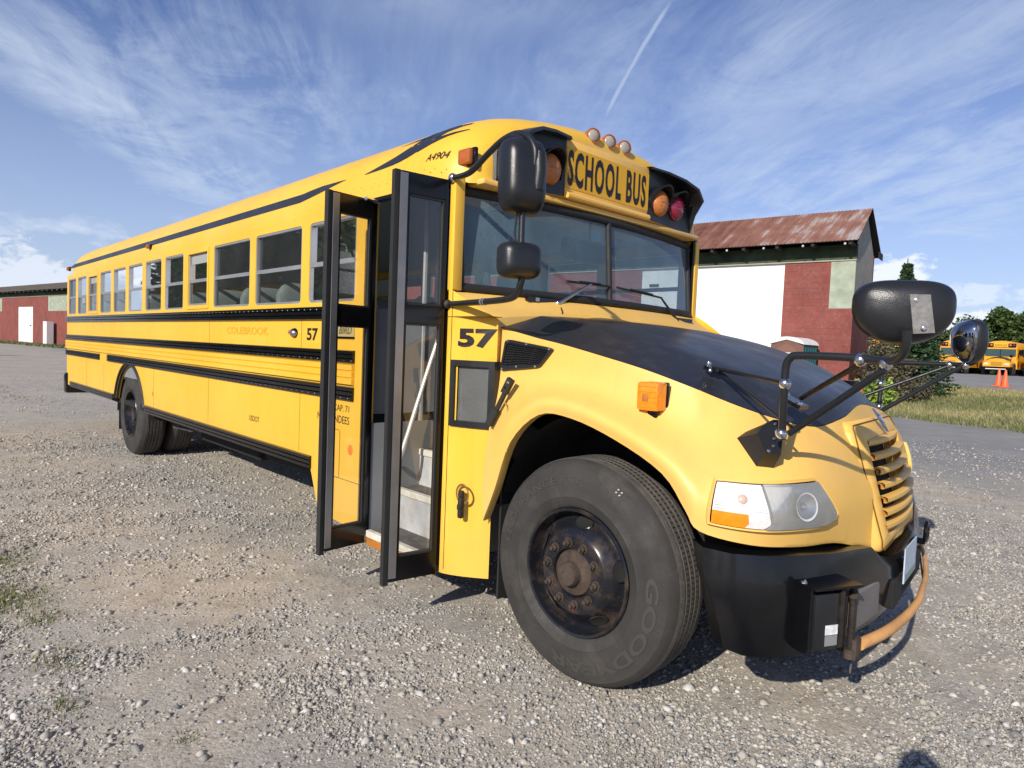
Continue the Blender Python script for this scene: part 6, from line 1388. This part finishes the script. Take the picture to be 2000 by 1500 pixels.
# the crown meshes are stored relative to their own tree base, so copies stay centred
# ---- parked school buses
def far_bus(x, y, label, wide=2.44):
    z = hz_(x, y); T = thing('parked_school_bus', (x, y, z), label, 'school bus', 'school buses parked in the row')
    FB = lambda a, b, c_: Vector((x+b, y+a, z+c_))      # a back (+y), b across, c up
    FY = mat('far_bus_yellow', (0.76, 0.36, 0.02), 0.4, var=0.1); W2 = 1.2
    def bx(g, a0, a1, b0, b1, c0, c1, m, bev=0): p, q_ = FB(a0, b0, c0), FB(a1, b1, c1); g.box(p, q_, m, bev=bev)
    g = G(); rows = []
    pro = [(0, 1.25), (0, 2.25), (.06, 2.55), (.25, 2.75), (.6, 2.88), (1.2, 2.93), (1.8, 2.88), (2.15, 2.75), (2.34, 2.55), (2.4, 2.25), (2.4, 1.25)]
    for a, f in ((1.3, 0.93), (1.5, 1.0), (10.8, 1.0), (11.0, 0.93)): rows.append([FB(a, (p-1.2)*f, 1.25+(q_-1.25)*(1 if f == 1 else .975)) for p, q_ in pro])
    g.loft(rows, FY); g.add(rows[0], [tuple(range(11))], FY); g.add(rows[-1], [tuple(range(11))], FY); bx(g, 1.3, 11, -1.2, 1.2, 0.55, 1.26, FY); g.build('body', T, 30)
    g = G(); bx(g, 1.24, 1.30, -1.06, 1.06, 1.62, 2.22, mat('far_glass', (0.05, 0.09, 0.10), 0.12)); bx(g, 1.22, 1.25, -0.02, 0.02, 1.62, 2.22, BLK); g.build('windscreen', T)
    g = G(); bx(g, 1.20, 1.29, -0.48, 0.48, 2.40, 2.70, mat('far_sign_yellow', (0.80, 0.42, 0.01), 0.5)); so_ = g.build('destination_sign', T)
    textmesh('SCHOOL BUS', so_, 'lettering', TXT, lambda u, v, d: FB(1.19, -0.42+u, 2.46+v), 0.84, 0.17, 0.01)
    for s in (-1, 1):
        g = G(); bx(g, 1.19, 1.29, s*0.52, s*1.05, 2.38, 2.70, BLK, .03); po = g.build('lamp_pod', T)
        for k, m_ in ((.66, AMB), (.9, RED)): g = G(); g.dome(FB(1.19, s*k, 2.54), (0, -1, 0), .09, .09, .04, m_, rings=3, seg=10); g.build('warning_lamp', po)
    g = G(); hp = [(-1.05, 0.62), (-1.08, 1.05), (-0.85, 1.30), (-0.5, 1.48), (0, 1.55), (0.5, 1.48), (0.85, 1.30), (1.08, 1.05), (1.05, 0.62)]
    g.loft([[FB(a, b*f, 0.62+(c_-0.62)*h) for b, c_ in hp] for a, f, h in ((1.3, 1.0, 1.03), (0.6, .97, .97), (0.15, .93, .86), (0.0, .88, .78))], FY); rr_ = [FB(0.0, b*.88, 0.62+(c_-.62)*.78) for b, c_ in hp]; g.add(rr_, [tuple(range(9))], FY); g.build('hood', T, 40)
    g = G(); 
    g.loft([[FB(a, b*f, 0.628+(c_-0.62)*h) for b, c_ in hp[2:7]] for a, f, h in ((1.25, 1.0, 1.035), (0.6, .97, .98), (0.2, .93, .88))], BLKM); g.build('hood_panel', T)
    g = G(); bx(g, -0.03, 0.02, -0.36, 0.36, 0.82, 1.12, mat('far_grille', (0.25, 0.12, 0.02), 0.6)); 
    for k in range(4): bx(g, -0.05, -0.02, -0.34, 0.34, 0.84+k*.07, 0.87+k*.07, FY)
    g.build('grille', T)
    for s in (-1, 1):
        g = G(); bx(g, -0.02, 0.03, s*0.55, s*0.88, 0.86, 1.02, mat('far_headlight', (0.6, 0.6, 0.56), 0.2), .02); g.build('headlight', T)
        g = G(); g.lathe([(.001, .0), (.28, .0), (.3, .02), (.5, .02), (.51, -.04), (.51, -.24)], TYR, FB(0.9, s*1.1, 0.51), (s, 0, 0), 24); g.build('wheel', T, 40)
        g = G(); g.tube([FB(0.2, s*.9, 1.1), FB(0.0, s*1.0, 1.5)], .02, BLK, 6); g.dome(FB(-.05, s*1.0, 1.62), (0, -1, 0), .16, .12, .06, BLK, rings=3, seg=12); g.build('cross_view_mirror', T)
        g = G(); g.tube([FB(1.3, s*1.15, 2.2), FB(1.1, s*1.38, 2.15), FB(1.1, s*1.38, 1.7)], .02, BLK, 6); bx(g, 1.05, 1.13, s*1.28, s*1.46, 1.75, 2.15, BLK, .02); g.build('side_mirror', T)
        g = G()
        for k in range(11): bx(g, 2.1+k*.8, 2.75+k*.8, s*1.19, s*1.215, 1.7, 2.2, mat('far_glass'))
        g.build('side_windows', T)
    g = G(); bx(g, -0.16, 0.05, -1.15, 1.15, 0.45, 0.72, BLK, .03); g.build('bumper', T)
    g = G(); bx(g, -0.17, -0.16, -0.7, 0.7, 0.50, 0.56, WHT); g.build('gate_bar', T)
    return T
far_bus(-8.5, 63.5, 'parked yellow school bus glimpsed between the barn and the spruce, leftmost of its row')
far_bus(-3.0, 64.5, 'parked yellow school bus seen under the far cross view mirror, second from left')
far_bus(0.15, 65.2, 'parked yellow school bus in full view behind the two orange cones')
far_bus(3.25, 64.0, 'parked yellow school bus cut by the right edge of the photo')
def cone(x, y, label):
    z = hz_(x, y); T = thing('traffic_cone', (x, y, z), label, 'traffic cone', 'orange cones on the far lot'); O_ = mat('cone_orange', (0.85, 0.13, 0.035), 0.45)
    g = G(); g.lathe([(.145, .03), (.13, .05), (.035, .70), (.03, .715), (.001, .715)], O_, (x, y, z), (0, 0, 1), 20); g.build('cone_body', T, 40)
    g = G(); g.box((x-.18, y-.18, z), (x+.18, y+.18, z+.035), O_, bev=.01); g.build('cone_base', T)
cone(6.60, 31.6, 'orange traffic cone on the asphalt before the parked buses, left one'); cone(6.93, 31.0, 'orange traffic cone on the asphalt before the parked buses, right one')
# ---- the photographer, whose held phone throws the small shadow at lower right
PX, PY = 13.02, -2.72
fwd = Vector((F.x, F.y, 0)).normalized(); rt_ = Vector((fwd.y, -fwd.x, 0)); base_ = Vector((PX, PY, 0)); 
base_ = Vector((12.8325, -2.1963, 0)) - fwd*0.42
T = thing('person', tuple(base_), 'person in dark jacket and jeans holding up a phone, whose shadow falls at lower right', 'person')
L3_ = lambda f, r, z: base_+fwd*f+rt_*r+Vector((0, 0, z))
def skin(name, pts, edges, rad, m, parent, sub=2):
    me = bpy.data.meshes.new(name); me.from_pydata([tuple(p) for p in pts], edges, []); o = bpy.data.objects.new(name, me); COL.objects.link(o)
    md = o.modifiers.new('s', 'SKIN'); 
    for i, v in enumerate(me.skin_vertices[0].data): v.radius = (rad[i], rad[i]) if not isinstance(rad[i], tuple) else rad[i]; v.use_root = (i == 0)
    o.modifiers.new('u', 'SUBSURF').render_levels = sub; o.modifiers['u'].levels = sub
    dg = bpy.context.evaluated_depsgraph_get(); nm_ = bpy.data.meshes.new_from_object(o.evaluated_get(dg)); bpy.data.objects.remove(o)
    nm_.materials.clear(); nm_.materials.append(m)
    for p in nm_.polygons: p.use_smooth = True
    o = bpy.data.objects.new(name, nm_); COL.objects.link(o); put(o, parent); return o
SKN = mat('skin', (0.48, 0.27, 0.19), 0.5); JKT = mat('dark_jacket', (0.03, 0.035, 0.05), 0.8); JNS = mat('blue_jeans', (0.05, 0.07, 0.13), 0.85); HAR = mat('brown_hair', (0.05, 0.03, 0.02), 0.7)
pz = 1.475
pts = [L3_(0, 0, .95), L3_(0, 0, 1.15), L3_(.01, 0, 1.34), L3_(.02, 0, 1.44), L3_(.03, 0, 1.56), L3_(0, .17, 1.40), L3_(.10, .22, 1.16), L3_(.25, .10, 1.34), L3_(.30, .075, 1.41), L3_(0, -.17, 1.40), L3_(.10, -.22, 1.16), L3_(.25, -.10, 1.34), L3_(.30, -.075, 1.41), L3_(0, .09, .90), L3_(.02, .10, .50), L3_(-.01, .11, .10), L3_(0, -.09, .90), L3_(.02, -.10, .50), L3_(-.01, -.11, .10)]
skin('body', pts, [(0, 1), (1, 2), (2, 3), (3, 4), (3, 5), (5, 6), (6, 7), (7, 8), (3, 9), (9, 10), (10, 11), (11, 12), (0, 13), (13, 14), (14, 15), (0, 16), (16, 17), (17, 18)], [.14, .14, .15, .09, .055, .07, .05, .038, .03, .07, .05, .038, .03, .10, .068, .05, .10, .068, .05], JKT, T)
g = G(); 
for k in range(1): 
    c = L3_(.06, 0, 1.665)
    rows = []
    for a in np.linspace(-90, 90, 13):
        rr = math.cos(R(a)); zz_ = math.sin(R(a))*0.125; jaw = 1-0.22*max(0, -math.sin(R(a)))
        rows.append([c+rt_*math.cos(t_)*0.076*rr*jaw+fwd*math.sin(t_)*0.095*rr+Vector((0, 0, zz_)) for t_ in np.linspace(0, 2*math.pi, 21)[:-1]])
    g.loft(rows, SKN, closed=True)
g.dome(c+fwd*.09+Vector((0, 0, -.015)), fwd, .012, .022, .022, SKN, rings=3, seg=10)
for s in (1, -1): g.dome(c+rt_*s*.074+Vector((0, 0, -.01)), rt_*s, .018, .03, .012, SKN, rings=2, seg=10)
hd = g.build('head', T, 60)
g = G()
for s in (1, -1): g.dome(c+rt_*s*.03+fwd*.085+Vector((0, 0, .012)), fwd, .012, .008, .006, WHT, rings=2, seg=10); g.dome(c+rt_*s*.03+fwd*.0895+Vector((0, 0, .012)), fwd, .005, .005, .003, DARKI, rings=1, seg=8)
g.build('eye', hd)
g = G(); g.tube([c+rt_*-.025+fwd*.083+Vector((0, 0, -.055)), c+fwd*.088+Vector((0, 0, -.057)), c+rt_*.025+fwd*.083+Vector((0, 0, -.055))], .005, mat('lips', (0.35, 0.12, 0.1), .5), 6); g.build('mouth', hd)
g = G(); rows = []
for a in np.linspace(5, 90, 8): rows.append([c+rt_*math.cos(t_)*0.086*math.cos(R(a))+fwd*(math.sin(t_)*0.100*math.cos(R(a))-.012)+Vector((0, 0, 0.01+math.sin(R(a))*0.13)) for t_ in np.linspace(0, 2*math.pi, 21)[:-1]])
g.loft(rows, HAR, closed=True); g.build('hair', hd, 60)
for s in (1, -1):
    palm = L3_(.355, s*.082, pz-.02); 
    P2 = [L3_(.30, s*.075, 1.41), palm, palm+Vector((0, 0, .03))]
    skin('hand', P2, [(0, 1), (1, 2)], [.028, .03, .022], SKN, T, 1)
    for k in range(4):
        b0 = L3_(.362, s*(.088), pz-.035+k*.019); skin('finger', [b0, b0+rt_*s*-.002+fwd*.030, b0-rt_*s*.022+fwd*.040, b0-rt_*s*.038+fwd*.036], [(0, 1), (1, 2), (2, 3)], [.009, .0085, .0075, .006], SKN, T, 1)
    b0 = L3_(.345, s*.075, pz-.03); skin('thumb', [b0, b0-rt_*s*.018+Vector((0, 0, .012)), b0-rt_*s*.035+Vector((0, 0, .014))], [(0, 1), (1, 2)], [.011, .009, .007], SKN, T, 1)
for s in (1, -1):
    g = G(); g.dome(L3_(.05, s*.11, 0.0), (0, 0, 1), .055, .14, .10, DARKI, up=tuple(fwd), rings=5, seg=20, expo=3); g.build('shoe', T, 50)
cm = L3_(.385, 0.0, pz+.01)
PH = thing('phone', tuple(cm), 'dark phone held up landscape by the person, taking the photo', 'phone'); g = G()
v = [cm+fwd*f+rt_*a+Vector((0, 0, b)) for f in (-.004, .004) for a, b in ((-.078, -.037), (.078, -.037), (.078, .037), (-.078, .037))]
g.add(v, [(0, 3, 2, 1), (4, 5, 6, 7), (0, 1, 5, 4), (1, 2, 6, 5), (2, 3, 7, 6), (3, 0, 4, 7)], BLK); g.build('case', PH); g = G(); g.add([cm-fwd*.0045+rt_*a+Vector((0, 0, b)) for a, b in ((-.074, -.034), (.074, -.034), (.074, .034), (-.074, .034))], [(0, 1, 2, 3)], DARKI); g.build('screen', PH)
